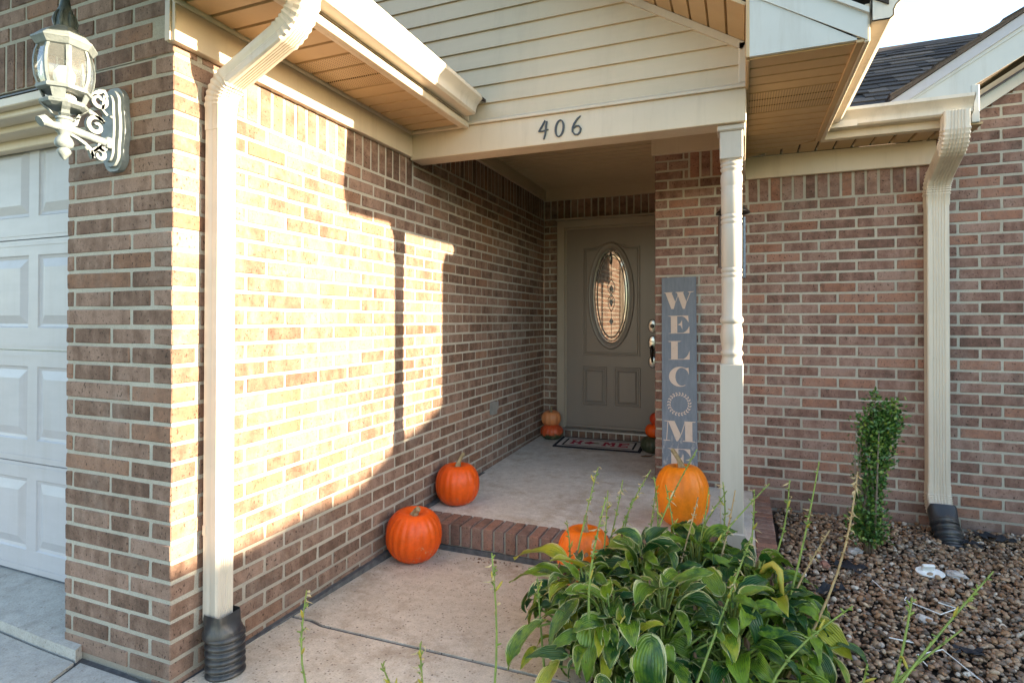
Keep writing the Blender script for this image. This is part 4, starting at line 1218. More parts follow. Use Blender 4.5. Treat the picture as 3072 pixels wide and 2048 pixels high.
# main roof over the front wall, shingle courses
mr = thing('house_roof', 'dark shingle roof rising behind the right gutter', 'roof', (2.8, 3.0, 2.6))
rs = Vector((0, 1, 0.62)).normalized(); rn = Vector((0, -0.62, 1)).normalized()
O = Vector((1.9, 2.44, 2.452))
LR = 1.86
vw0, vw1 = Vector((0.66, 0, 0)), Vector((0.66+rs.y*LR*0.97, 0, 0))
MB().add([O, O+vw0, O+vw1+rs*LR, O+rs*LR, O-rn*0.03, O+vw0-rn*0.03, O+vw1+rs*LR-rn*0.03, O+rs*LR-rn*0.03], [(0,1,2,3),(7,6,5,4),(0,4,5,1),(1,5,6,2),(2,6,7,3),(3,7,4,0)]).build('roof_deck', M['backing'], mr)
ex = 0.112
k = 0
s = 0.0
while s < LR-0.02:
    x = 1.95 - random.uniform(0, 0.2)
    while x < 4.2:
        wdt = random.choice((0.11, 0.15, 0.2, 0.26))
        d = random.choice((0, 0, 0.018))
        a = O + rs*(s-0.012-d) + rn*(0.013+random.uniform(0, 0.004)); a.x = x
        V = [a, a+Vector((wdt-0.003, 0, 0)), a+Vector((wdt-0.003, 0, 0))+rs*(ex+0.03+d)-rn*0.011, a+rs*(ex+0.03+d)-rn*0.011]
        V += [q - rn*0.009 for q in V]
        vis = 2.30 < x and x+wdt < 2.62+(a.y-2.44)*0.97+0.10
        if vis:
            MB().add(V, [(0,1,2,3),(7,6,5,4),(0,4,5,1),(1,5,6,2),(2,6,7,3),(3,7,4,0)]).build('shingle', M['shingle'], mr)
        x += wdt
    s += ex; k += 1
E1 = O + rs*LR
MB().prism([(E1.y-0.1, E1.z-0.045), (E1.y, E1.z+0.028), (E1.y+0.1, E1.z-0.045), (E1.y+0.1, E1.z-0.07), (E1.y, E1.z), (E1.y-0.1, E1.z-0.07)], YZX, 1.9, 4.0).build('ridge_cap', M['shingle'], mr)
MB().add([(1.9, E1.y, E1.z), (4.0, E1.y, E1.z), (4.0, E1.y+2.5, E1.z-1.5), (1.9, E1.y+2.5, E1.z-1.5)], [(0, 1, 2, 3)]).build('roof_deck', M['shingle'], mr)

# wing gable on the far right
wg = thing('wing_gable', 'pale sloping gable fascia and shingle edge at the upper right', 'gable', (3.2, 2.5, 2.6))
WY = 2.500
sg = (2.907-2.513)/(3.243-2.625)
ln = lambda x, x0, z0: z0+(x-x0)*sg
X0, X1 = 2.62, 4.6
m = MB().prism([(X0, ln(X0, 2.625, 2.513)), (X1, ln(X1, 2.625, 2.513)), (X1, ln(X1, 2.625, 2.513)-0.060), (X0, ln(X0, 2.625, 2.513)-0.060)], XZY, WY-0.016, WY)
m.build('rake_trim', M['garage'], wg)
x_, z_ = 3.010, 2.545
m = MB().prism([(2.70, 2.43), (3.008, 2.43), (3.008, 2.545), (3.242, 2.684), (X1, 2.684+(X1-3.242)*0.60), (X1, ln(X1, 2.625, 2.513)-0.058), (2.66, ln(2.66, 2.625, 2.513)-0.058)], XZY, WY+0.001, WY+0.014)
m.build('rake_fascia', M['fascia_grey'], wg)
m = MB().prism([(2.72, 2.50), (X1, 2.50+(X1-2.72)*0.615), (X1, 2.535+(X1-2.72)*0.615), (2.72, 2.535)], XZY, WY-0.006, WY+0.0005)
m.build('fascia_rib', M['fascia_grey'], wg)
MB().cbox(3.0085, 3.046, WY-0.002, WY+0.27, 2.345, 2.555, 0.003).build('return_box', M['fascia_grey'], wg)
m = MB().prism([(2.99, ln(2.99, 2.625, 2.513)+0.005), (X1, ln(X1, 2.625, 2.513)+0.005), (X1, ln(X1, 2.625, 2.513)+0.030), (2.62, ln(2.62, 2.625, 2.513)+0.030), (2.62, ln(2.62, 2.625, 2.513)+0.005)], XZY, WY-0.03, WY+2.6)
m.build('roof_edge', M['shingle'], wg)
x = 2.62; kk = 0
while x < 4.2:
    z = ln(x, 2.625, 2.513)+0.031
    m = MB()
    a = Vector((x, WY-0.034, z)); sv = Vector((1, 0, sg)).normalized(); nv = Vector((-sg, 0, 1)).normalized()
    V = [a+nv*0.010, a+sv*0.125+nv*0.0, a+sv*0.125+nv*0.0+Vector((0, 0.5, 0)), a+nv*0.010+Vector((0, 0.5, 0))]
    V += [q-nv*0.009 for q in V]
    m.add(V, [(0,1,2,3),(7,6,5,4),(0,4,5,1),(1,5,6,2),(2,6,7,3),(3,7,4,0)])
    m.build('shingle', M['shingle'], wg)
    x += 0.105; kk += 1
# sloping soffit and frieze under the rake
m = MB().prism([(3.0, 2.545+0.03), (X1, 2.545+(X1-3.0)*0.6+0.03), (X1, 2.56+(X1-3.0)*0.6+0.03), (3.0, 2.56+0.03)], XZY, WY+0.015, 2.75)
m.build('rake_soffit', M['soffit'], wg)
m = MB().prism([(3.0, 2.395), (3.086, 2.452), (X1, 2.452+(X1-3.086)*0.685), (X1, 2.58+(X1-3.093)*0.64), (3.0, 2.52)], XZY, 2.742, 2.770)
m.build('rake_frieze', M['fascia_grey'], wg)
m = MB().prism([(3.02, 2.485), (X1, 2.485+(X1-3.02)*0.64), (X1, 2.497+(X1-3.02)*0.64), (3.02, 2.497)], XZY, 2.70, 2.7415)
m.build('channel_trim', M['darkmetal'], wg)

# ------------------------------------------------------------------ wall lantern
LX, LY = -0.265, -0.190
ln_ = thing('wall_lantern', 'ornate weathered lantern with bulging glass panes on the garage pier', 'wall lantern', (LX, -0.03, 1.92))
L = M['lantern']; L_shade = M['lantern_shaded']
LS = 0.80
def ring8(r, z, rot=PI/8, n=8):
    return [(LX+LS*r*math.cos(2*PI*k/n+rot), LY+LS*r*math.sin(2*PI*k/n+rot), z-0.018) for k in range(n)]
# roof
MB().rings([ring8(0.088, 2.150), ring8(0.096, 2.152), ring8(0.108, 2.166), ring8(0.112, 2.170), ring8(0.112, 2.176), ring8(0.104, 2.180), ring8(0.075, 2.205), ring8(0.066, 2.208), ring8(0.040, 2.226)]).build('lantern_roof', L, ln_)
m = MB().lathe([(0.027, 2.222), (0.028, 2.232), (0.026, 2.242), (0.027, 2.252), (0.024, 2.264), (0.019, 2.280), (0.021, 2.288), (0.017, 2.296), (0.013, 2.315), (0.011, 2.34), (0.014, 2.347), (0.009, 2.356), (0.008, 2.41), (0.003, 2.43)], (LX, LY, -0.018), 18)
for k in range(7):
    a = 2*PI*k/7
    m.tube([(LX+0.028*math.cos(a), LY+0.028*math.sin(a), 2.208), (LX+0.030*math.cos(a), LY+0.030*math.sin(a), 2.228), (LX+0.025*math.cos(a), LY+0.025*math.sin(a), 2.250), (LX+0.020*math.cos(a+.2), LY+0.020*math.sin(a+.2), 2.266)], [0.004, 0.007, 0.006, 0.002], 6)
m.build('finial', L_shade, ln_, angle=50)
# glass cage
gp = [(0.083, 2.022), (0.094, 2.050), (0.098, 2.078), (0.098, 2.102), (0.094, 2.128), (0.086, 2.150)]
for k in range(8):
    m = MB()
    q = [(ring8(r, z)[k], ring8(r, z)[(k+1) % 8]) for r, z in gp]
    rr = [[Vector(a).lerp(Vector(c), 0.06), Vector(a).lerp(Vector(c), 0.94)] for a, c in q]
    m.rings(rr, False, False)
    m.build('glass_pane', M['lglass'], ln_, smooth=True)
for k in range(8):
    m = MB()
    pts = [Vector(ring8(r+0.003, z)[k]) for r, z in gp]
    out = Vector((math.cos(2*PI*k/8+PI/8), math.sin(2*PI*k/8+PI/8), 0)); sd = Vector((-out.y, out.x, 0))
    m.rings([[p-sd*0.0075, p+out*0.003, p+sd*0.0075, p-out*0.004] for p in pts])
    m.build('rib', L, ln_)
MB().rings([ring8(0.080, 2.008), ring8(0.094, 2.012), ring8(0.096, 2.020), ring8(0.090, 2.026), ring8(0.078, 2.026)]).build('lower_rim', L, ln_)
for k in range(0, 8, 2):
    m = MB()
    a0, c0 = Vector(ring8(0.086, 2.01)[k]), Vector(ring8(0.086, 2.01)[(k+1) % 8])
    a1, c1 = Vector(ring8(0.068, 1.972)[k]), Vector(ring8(0.068, 1.972)[(k+1) % 8])
    inn = Vector((LX, LY, 2.0))
    f_ = lambda a, c: [a.lerp(c, 0.1), a.lerp(c, 0.9), a.lerp(c, 0.9).lerp(Vector((LX, LY, a.z)), 0.06), a.lerp(c, 0.1).lerp(Vector((LX, LY, a.z)), 0.06)]
    m.rings([f_(a0, c0), f_(a1, c1)])
    m.build('cage_plate', L, ln_)
MB().lathe([(0.030, 0.0), (0.034, 0.01), (0.030, 0.04), (0.0005, 0.045)], (LX, LY, 1.957), 14).build('lamp_socket', M['white_plastic'], ln_, smooth=True)
MB().lathe([(0.012, 0.0), (0.020, 0.015), (0.031, 0.045), (0.030, 0.065), (0.018, 0.085), (0.0005, 0.092)], (LX, LY, 1.994), 16).build('bulb', M['bulb'], ln_, smooth=True)
MB().rings([ring8(0.062, 1.958), ring8(0.082, 1.966), ring8(0.086, 1.974), ring8(0.078, 1.980), ring8(0.060, 1.976)]).build('base_ring', L, ln_)
for k in range(4):
    a = PI/4+k*PI/2+0.35; cx, sy = math.cos(a), math.sin(a)
    m = MB()
    pts = [(0.062, 1.947), (0.050, 1.936), (0.038, 1.928), (0.032, 1.918), (0.021, 1.912), (0.013, 1.908)]
    sd = Vector((-sy, cx, 0))
    rr = []
    for r, z in pts:
        p = Vector((LX+r*cx, LY+r*sy, z)); n2 = Vector((cx, sy, 0.6)).normalized()
        rr.append([p-sd*0.011-n2*0.003, p+sd*0.011-n2*0.003, p+sd*0.011+n2*0.003, p-sd*0.011+n2*0.003])
    m.rings(rr); m.build('strap', L, ln_)
MB().lathe([(0.010, 1.935), (0.016, 1.928), (0.013, 1.918), (0.024, 1.914), (0.025, 1.906), (0.021, 1.902), (0.022, 1.896), (0.021, 1.872), (0.025, 1.868), (0.018, 1.860), (0.015, 1.852), (0.023, 1.842), (0.027, 1.829), (0.024, 1.817), (0.014, 1.811), (0.018, 1.806), (0.020, 1.798), (0.012, 1.785), (0.003, 1.774)], (LX, LY, 0), 20).build('pendant', L, ln_, angle=50)
# arm
m = MB(); m.tube([(LX, -0.262, 1.878), (LX, -0.250, 1.886), (LX, -0.225, 1.878), (LX, -0.19, 1.882), (LX, -0.10, 1.872), (LX, -0.052, 1.866)], [0.017, 0.019, 0.012, 0.015, 0.014, 0.015], 10)
m.cbox(LX-0.017, LX+0.017, -0.062, -0.045, 1.848, 1.886, 0.002)
m.build('arm', L, ln_, angle=50)
def scroll(pts, w=0.0115, d=0.014):
    """flat scroll bar in the y,z plane"""
    m = MB(); P = [Vector(p) for p in pts]; n = len(P); rr = []
    for i, p in enumerate(P):
        tg = (P[min(i+1, n-1)]-P[max(i-1, 0)]).normalized(); nn = Vector((-tg.y, tg.x))
        ww = w*(0.75+0.5*math.sin(PI*i/(n-1)))
        a, c = p+nn*ww/2, p-nn*ww/2
        rr.append([(LX-d/2, a.x, a.y), (LX+d/2, a.x, a.y), (LX+d/2, c.x, c.y), (LX-d/2, c.x, c.y)])
    m.rings(rr); return m
def spiral(cy, cz, r0, r1, a0, turns, n=26):
    return [(cy+(r0+(r1-r0)*k/(n-1))*math.cos(a0+turns*2*PI*k/(n-1)), cz+(r0+(r1-r0)*k/(n-1))*math.sin(a0+turns*2*PI*k/(n-1))) for k in range(n)]
m = scroll(spiral(-0.085, 2.008, 0.008, 0.030, 0.2, 1.1) + [(-0.072, 1.980), (-0.056, 1.964)]); m.build('scroll', L, ln_)
m = scroll([(-0.056, 2.028), (-0.066, 2.046), (-0.080, 2.040), (-0.094, 2.030), (-0.112, 2.014)]); m.build('scroll', L, ln_)
m = scroll(spiral(-0.092, 1.915, 0.007, 0.034, 2.2, -1.25) + [(-0.10, 1.955), (-0.122, 1.962), (-0.142, 1.948), (-0.150, 1.925), (-0.165, 1.915)]); m.build('scroll', L, ln_)
m = scroll([(-0.150, 1.925), (-0.158, 1.902), (-0.172, 1.893), (-0.186, 1.900), (-0.192, 1.915)]); m.build('scroll', L, ln_)
m = scroll(spiral(-0.080, 1.818, 0.006, 0.026, 2.6, 1.2) + [(-0.112, 1.832), (-0.128, 1.845), (-0.152, 1.856), (-0.172, 1.862)]); m.build('scroll', L, ln_)
m = scroll(spiral(-0.072, 1.850, 0.005, 0.014, 0.3, 1.1) + [(-0.09, 1.836), (-0.10, 1.824)]); m.build('scroll', L, ln_)
for yy, zz, r in ((-0.11, 1.958, 0.010), (-0.120, 1.832, 0.009), (-0.182, 1.900, 0.010)):
    MB().lathe([(0.0005, -r), (r*0.7, -r*0.7), (r, 0), (r*0.7, r*0.7), (0.0005, r)], (LX, yy, zz), 10).build('scroll_boss', L, ln_, smooth=True)
# backplate, two stepped tiers
def plate(w_, hh, y0, y1):
    out = []
    for k in range(40):
        a = 2*PI*k/40
        sq = 0.62
        x = w_*abs(math.cos(a))**0.55*(1 if math.cos(a) >= 0 else -1)*(1+0.05*math.cos(8*a))
        z = hh*abs(math.sin(a))**0.75*(1 if math.sin(a) >= 0 else -1)
        out.append((LX-0.012+x, z+1.926))
    return MB().prism(out, XZY, y0, y1)
plate(0.058, 0.150, -0.022, -0.0005).build('backplate', L, ln_)
plate(0.046, 0.136, -0.034, -0.0225).build('backplate_tier', L, ln_)
plate(0.030, 0.118, -0.044, -0.0345).build('backplate_tier', L, ln_)
m = MB().lathe([(0.0005, 0.008), (0.006, 0.004), (0.006, 0.0)], (0, 0, 0), 8)
o = m.build('screw', L, ln_, smooth=True, off=(0, 0, 0)); o.location = (0.012, -0.0145-0.0, 0.04); o.rotation_euler = (PI/2, 0, 0)

# ------------------------------------------------------------------ outlet box, wind chime
ob = thing('outlet_box', 'small grey outlet box low on the brick side wall', 'outlet', (0.01, 2.72, 0.55))
MB().cbox(0.001, 0.030, 2.675, 2.765, 0.505, 0.600, 0.004).build('box', M['grey_plastic'], ob)
MB().cbox(0.030, 0.038, 2.670, 2.770, 0.540, 0.604, 0.003).build('cover_flap', M['grey_plastic'], ob)

wc = thing('wind_chime', 'wind chime with a dark domed cap hanging behind the porch post', 'wind chime', (1.775, 2.3, 1.9))
cx, cy = 1.772, 2.30
MB().lathe([(0.004, 0.060), (0.030, 0.052), (0.060, 0.036), (0.084, 0.012), (0.095, -0.002), (0.098, -0.010), (0.094, -0.008), (0.080, 0.008), (0.055, 0.030), (0.004, 0.046)], (cx, cy, 1.898), 28, False).build('cap', M['bell'], wc, smooth=True)
MB().tube([(cx, cy, 1.955), (cx, cy, ZS)], 0.0022, 5).build('cord', M['cord'], wc)
for dx, dy, z0, z1, mm in ((0.062, 0.0, 1.500, 1.862, 'tube'), (-0.074, -0.005, 1.562, 1.872, 'tube_brown'), (0.02, 0.06, 1.52, 1.86, 'tube'), (-0.03, -0.055, 1.54, 1.86, 'tube'), (-0.035, 0.055, 1.58, 1.86, 'tube')):
    q = MB().tube([(cx+dx, cy+dy, z0), (cx+dx, cy+dy, z1)], 0.0105, 12).build('chime_tube', M[mm], wc, smooth=False)
    MB().tube([(cx+dx, cy+dy, z1), (cx+dx*0.95, cy+dy*0.95, 1.90)], 0.0014, 4).build('cord', M['cord'], q)
MB().tube([(cx+0.062, cy, 1.50), (cx+0.066, cy, 1.472)], 0.0012, 4).build('cord', M['cord'], wc)

# ------------------------------------------------------------------ welcome sign leaning on the wall
SG0 = Vector((1.432, 2.610, 0.106)); SG1 = Vector((1.412, 2.752, 1.545))
sw, st = 0.232, 0.019
upv = (SG1-SG0).normalized(); rgt = (Vector((1, 0, 0)) - upv*upv.x).normalized(); fwd = rgt.cross(upv)*1.0
if fwd.y > 0: fwd = -fwd
sg_ = thing('welcome_sign', 'tall blue grey board reading WELCOME leaning on the brick pier', 'sign', tuple(SG0))
SL = (SG1-SG0).length
def SP(u, v, w): return SG0 + rgt*u + upv*v + fwd*w      # u across from the centre, v up, w out
m = MB()
V, Fc = cbox_data(sw, st, SL, 0.002)
m.add([SP(a, c+SL/2, -bq-st/2) for a, bq, c in V], Fc)
m.build('board', M['sign'], sg_)
def letter(polys, zc, hgt, ow, wd=1.0):
    """polys in pixel units of the zoomed photo, centred by ow"""
    m = MB()
    for i, poly in enumerate(polys):
        pts = [((x-ow)*hgt, (0.5-y)*hgt+zc) for x, y in poly]
        n = len(pts)
        e = 0.0004 + 0.00008*i
        m.add([SP(u, v, e) for u, v in pts] + [SP(u, v, -0.0005) for u, v in pts], [tuple(range(n))] + [(k, (k+1) % n, (k+1) % n+n, k+n) for k in range(n)])
    return m.build('letter', M['stencil'], sg_)
def sv(v_src): return (1.545 - (v_src-821)*(1.545-0.106)/(1437+40-821))/ (SG1.z-SG0.z) * SL - SG0.z*SL/(SG1.z-SG0.z)
Wp = [[(0.12, 0.03), (0.48, 0.03), (0.70, 0.60), (0.60, 1.0), (0.46, 1.0)], [(0.78, 0.03), (1.14, 0.03), (1.34, 0.60), (1.24, 1.0), (1.12, 1.0)],
      [(0.70, 0.56), (0.715, 0.62), (0.91, 0.03), (0.885, 0.03)], [(1.34, 0.54), (1.355, 0.60), (1.57, 0.03), (1.53, 0.03)],
      [(0.0, 0.0), (0.54, -0.01), (0.5, 0.035), (0.09, 0.035)], [(0.68, -0.01), (1.2, -0.02), (1.16, 0.03), (0.75, 0.03)], [(1.4, -0.02), (1.78, -0.03), (1.7, 0.01), (1.5, 0.035)]]
Ep = [[(0.19, 0.02), (0.535, 0.02), (0.535, 0.98), (0.19, 0.98)], [(0.0, 0.0), (1.13, -0.01), (1.13, 0.015), (0.17, 0.045)],
      [(0.79, 0.012), (1.13, 0.005), (1.15, 0.39), (1.05, 0.22), (0.93, 0.09)], [(0.56, 0.5), (0.70, 0.42), (0.79, 0.25), (0.81, 0.76), (0.72, 0.56)],
      [(0.03, 1.0), (1.19, 0.98), (1.19, 0.955), (0.2, 0.965)], [(0.85, 0.96), (1.0, 0.87), (1.1, 0.75), (1.19, 0.57), (1.19, 0.965)]]
Lp = [[(0.19, 0.02), (0.535, 0.02), (0.535, 0.98), (0.19, 0.98)], [(0.0, 0.0), (0.74, -0.01), (0.62, 0.035), (0.1, 0.035)],
      [(0.03, 1.0), (1.15, 0.98), (1.15, 0.955), (0.2, 0.965)], [(0.83, 0.96), (0.98, 0.85), (1.07, 0.72), (1.15, 0.52), (1.15, 0.965)]]
Cp = []
arcO = [(0.56+0.56*math.cos(a), 0.5-0.52*math.sin(a)) for a in np.linspace(R(40), R(320), 30)]
arcI = [(0.66+0.33*math.cos(a), 0.5-0.475*math.sin(a)) for a in np.linspace(R(318), R(42), 30)]
Cp.append(arcO[2:28]+arcI[2:28])
Cp.append([(0.78, 0.06), (1.0, 0.02), (1.02, 0.40), (0.95, 0.22), (0.86, 0.11)])
Mp = [[(0.30, 0.02), (0.62, 0.02), (0.93, 0.70), (0.78, 1.0), (0.70, 1.0)], [(1.13, 0.02), (1.48, 0.02), (1.48, 0.98), (1.13, 0.98)],
      [(0.27, 0.03), (0.30, 0.03), (0.24, 0.97), (0.20, 0.97)], [(0.93, 0.62), (0.95, 0.70), (1.14, 0.05), (1.12, 0.02)],
      [(0.05, 0.0), (0.62, 0.0), (0.6, 0.03), (0.15, 0.03)], [(1.1, 0.0), (1.65, 0.0), (1.6, 0.035), (1.1, 0.035)], [(0.05, 1.0), (0.42, 1.0), (0.38, 0.965), (0.1, 0.965)], [(0.98, 1.0), (1.63, 1.0), (1.58, 0.965), (1.05, 0.965)]]
zz = lambda a, c: ((sv(a)+sv(c))/2, abs(sv(a)-sv(c)))
for polys, a, c, ow in ((Wp, 869, 922, 0.89), (Ep, 944, 1000, 0.62), (Lp, 1024, 1082, 0.60), (Cp, 1105, 1164, 0.52), (Mp, 1271, 1332, 0.85), (Ep, 1355, 1415, 0.60)):
    zc, hh = zz(a, c); letter(polys, zc, hh, ow)
zc, hh = zz(1184, 1254)
m = MB()
for k in range(22):
    a = 2*PI*k/22; rad = hh*0.44
    for s_ in (-1, 1):
        base = Vector((rad*math.cos(a), rad*math.sin(a)))
        tg = Vector((-math.sin(a), math.cos(a))); nr = Vector((math.cos(a), math.sin(a)))
        d = (tg*0.9 + nr*s_*0.75).normalized(); pn = Vector((-d.y, d.x))
        Ll, ww = hh*0.13, hh*0.032
        q = [base, base+d*Ll*0.5+pn*ww, base+d*Ll, base+d*Ll*0.5-pn*ww]
        m.add([SP(p.x, p.y+zc, 0.0004) for p in q], [(0, 1, 2, 3)])
m.build('wreath', M['stencil'], sg_)

# ------------------------------------------------------------------ door mat
mt = thing('door_mat', 'tan door mat printed HOME with black borders before the front door', 'door mat', (0.62, 3.7, 0.12))
mz = lambda y: pz(0, y)
MC = Vector((0.628, 3.708, 0.0)); ang = R(2.5)
mx = Vector((math.cos(ang), math.sin(ang), 0.0)); my = Vector((-math.sin(ang), math.cos(ang), 0.0))
def MPt(u, v, w):
    p = MC + mx*u + my*v
    return (p.x, p.y, mz(p.y)+w)
def mrect(m, u0, u1, v0, v1, w0, w1):
    m.add([MPt(u0, v0, w0), MPt(u1, v0, w0), MPt(u1, v1, w0), MPt(u0, v1, w0), MPt(u0, v0, w1), MPt(u1, v0, w1), MPt(u1, v1, w1), MPt(u0, v1, w1)],
          [(0,3,2,1),(4,5,6,7),(0,1,5,4),(1,2,6,5),(2,3,7,6),(3,0,4,7)])
HX, HY = 0.385, 0.195
m = MB(); mrect(m, -HX, HX, -HY, HY, 0.001, 0.010); m.build('mat_base', M['mat_tan'], mt)
def frame(m, hx, hy, wd, w0, w1):
    mrect(m, -hx, hx, -hy, -hy+wd, w0, w1); mrect(m, -hx, hx, hy-wd, hy, w0, w1)
    mrect(m, -hx, -hx+wd, -hy+wd, hy-wd, w0, w1); mrect(m, hx-wd, hx, -hy+wd, hy-wd, w0, w1)
m = MB(); frame(m, HX+0.001, HY+0.001, 0.026, 0.0005, 0.0112); frame(m, HX-0.065, HY-0.058, 0.017, 0.0102, 0.0112); m.build('border', M['mat_black'], mt)
def glyph(rects, u0, sc, mat, name='letter'):
    m = MB()
    for i, (a, bq, c, d) in enumerate(rects):
        mrect(m, u0+a*sc, u0+c*sc, (bq-0.5)*sc*1.35, (d-0.5)*sc*1.35, 0.0095, 0.0112+0.0001*i)
    m.build(name, mat, mt)
hs = 0.105
glyph([(0.08, 0, 0.32, 1), (0.68, 0, 0.92, 1), (0.3, 0.4, 0.7, 0.6), (0, 0, 0.4, 0.15), (0, 0.85, 0.4, 1), (0.6, 0, 1, 0.15), (0.6, 0.85, 1, 1)], -0.262, hs, M['mat_red'])
glyph([(0.08, 0, 0.3, 1), (0.82, 0, 1.04, 1), (0.3, 0.55, 0.45, 0.98), (0.45, 0.3, 0.67, 0.7), (0.67, 0.55, 0.82, 0.98), (0, 0, 0.38, 0.15), (0.74, 0, 1.12, 0.15)], 0.028, hs, M['mat_red'])
glyph([(0.08, 0, 0.32, 1), (0.3, 0.84, 0.9, 1), (0.3, 0.42, 0.7, 0.58), (0.3, 0, 0.9, 0.16), (0, 0, 0.4, 0.15), (0, 0.85, 0.4, 1), (0.75, 0, 0.9, 0.3), (0.75, 0.7, 0.9, 1)], 0.165, hs, M['mat_red'])
m = MB()
bl = [(-0.145, 0.0), (-0.118, 0.03), (-0.105, 0.034), (-0.092, 0.064), (-0.072, 0.036), (-0.045, 0.022), (-0.042, -0.012), (-0.066, -0.024), (-0.085, -0.058), (-0.098, -0.036), (-0.122, -0.03)]
m.add([MPt(u, v, 0.0113) for u, v in bl], [tuple(range(len(bl)))]); m.build('bird_head', M['mat_red'], mt)
m = MB()
bl = [(-0.052, 0.018), (-0.02, 0.020), (0.004, 0.004), (-0.008, -0.018), (-0.036, -0.022), (-0.052, -0.014)]
m.add([MPt(u, v, 0.0116) for u, v in bl], [tuple(range(len(bl)))]); m.build('beak', M['mat_olive'], mt)

# ------------------------------------------------------------------ pumpkins
def pumpkin(label, base, w_, h_, mat, ribs=18, depth=0.05, stem_h=0.05, stem_r=0.014, stem_lean=(0.3, 0.1), squash=0.5, tilt=(0, 0), group=None, rot=0.0):
    p = thing('pumpkin', label, 'pumpkin', base, rot, group)
    nu, nv = ribs*6, 22
    r0 = w_/2
    m = MB(); rings = []
    for j in range(nv+1):
        t_ = j/nv; ph = -PI/2 + PI*t_
        cc = abs(math.cos(ph))**0.78; ss = math.sin(ph)
        z = h_/2*(abs(ss)**0.92)*(1 if ss >= 0 else -1)
        ring = []
        for k in range(nu):
            th = 2*PI*k/nu
            lobe = abs(math.cos(th*ribs/2 + 0.35*math.sin(3*th+rot)))
            rib = 1 - depth*(1-lobe**0.6)
            rr = r0*cc*rib*(1+0.015*math.sin(2*th+1.1+rot))
            dip = 0.14*h_*math.exp(-(cc/0.33)**2)*(1 if ss > 0 else 0.55)
            zz_ = z - dip*(1 if ss > 0 else -1)
            ring.append((rr*math.cos(th), rr*math.sin(th), zz_))
        rings.append(ring)
    m.rings(rings, True, True)
    zmin = min(v[2] for v in m.v)
    Rm = Matrix.Rotation(tilt[0], 3, 'X') @ Matrix.Rotation(tilt[1], 3, 'Y')
    V = [Rm @ Vector(v) for v in m.v]
    zmin = min(v.z for v in V)
    m.v = [(v.x, v.y, v.z-zmin) for v in V]
    body = m.build('rind', mat, None, smooth=True); body.parent = p
    ztop = h_/2*0.86
    m = MB()
    pts, rad = [], []
    for k in range(9):
        s_ = k/8
        pts.append(Rm @ Vector((stem_lean[0]*stem_h*s_*s_, stem_lean[1]*stem_h*s_*s_, ztop-0.02+ (stem_h+0.02)*s_)) - Vector((0, 0, zmin)))
        rad.append(stem_r*(1.9-2.2*s_+1.25*s_*s_) if s_ < 0.5 else stem_r*(1.05-0.1*s_))
    seg = 10
    m.tube(pts, rad, seg)
    for i, v in enumerate(m.v):
        if i % 2: 
            c_ = pts[i//seg]; vv = Vector(v); m.v[i] = tuple(c_+(vv-c_)*0.74)
    st_ = m.build('stem', M['stem'], None, angle=50); st_.parent = p
    return p
pumpkin('round orange pumpkin with a scarred side on the walk beside the step', (0.158, 1.315, walk_z(1.315)), 0.300, 0.285, M['pk_red'], 20, 0.055, 0.028, 0.018, (0.7, -0.5), tilt=(R(6), R(3)), rot=0.4)
pumpkin('round orange pumpkin with a curved stem on the porch corner by the wall', (0.148, 1.850, pz(0, 1.86)), 0.275, 0.268, M['pk_red'], 18, 0.048, 0.062, 0.013, (1.0, 0.3), rot=1.1)
pumpkin('tall yellow orange pumpkin between the sign and the porch post', (1.505, 1.985, pz(0, 1.99)), 0.303, 0.360, M['pk_yel'], 20, 0.034, 0.085, 0.014, (0.9, 0.3), tilt=(0, R(4)), rot=2.0)
pumpkin('orange pumpkin half hidden behind the hosta in front of the brick step', (1.100, 1.365, walk_z(1.37)), 0.268, 0.310, M['pk_or'], 16, 0.055, 0.055, 0.012, (0.4, 0.6), rot=0.7)
pumpkin('squat red pumpkin with a green underside below the pale one', (0.150, 3.79, pz(0, 3.79)), 0.215, 0.148, M['pk_turk'], 13, 0.09, 0.02, 0.008, (0.2, 0.2), group='small pumpkins stacked by the door', rot=0.2)
pumpkin('pale orange ribbed pumpkin stacked on top of a red and green one', (0.140, 3.80, pz(0, 3.79)+0.122), 0.190, 0.150, M['pk_pale'], 11, 0.11, 0.045, 0.010, (0.3, 0.1), tilt=(R(2), R(-4)), group='small pumpkins stacked by the door', rot=1.0)
pumpkin('dark green squat pumpkin beside the mat, lowest behind the pier', (1.125, 3.60, pz(0, 3.6)), 0.23, 0.150, M['pk_green'], 12, 0.07, 0.02, 0.008, group='small pumpkins stacked by the door', rot=0.5)
pumpkin('orange pumpkin half hidden by the pier, on the dark green one', (1.140, 3.61, pz(0, 3.6)+0.128), 0.180, 0.125, M['pk_red'], 12, 0.08, 0.02, 0.008, group='small pumpkins stacked by the door', rot=0.9)
pumpkin('bright red orange pumpkin topmost of the stack behind the pier', (1.165, 3.61, pz(0, 3.6)+0.237), 0.155, 0.110, pumpkin_mat('bright red rind', (0.60, 0.06, 0.015), (0.52, 0.05, 0.012)), 12, 0.08, 0.03, 0.008, group='small pumpkins stacked by the door', rot=1.4)

# dry leaf on the porch
m = MB()
m.add([(0.0, 0, 0.004), (0.03, 0.018, 0.014), (0.07, 0.012, 0.010), (0.09, 0, 0.02), (0.07, -0.014, 0.006), (0.03, -0.02, 0.012), (-0.02, 0.0, 0.012)], [(0, 1, 2), (0, 2, 3), (0, 3, 4), (0, 4, 5), (0, 5, 6), (0, 6, 1)])
o = m.build('fallen_leaf', M['deadleaf'], off=(0, 0, 0)); o.location = (1.06, 3.40, pz(0, 3.4)); o.rotation_euler = (0, 0, 0.5)
tag(o, 'curled brown dead leaf on the porch floor near the mat', 'leaf')

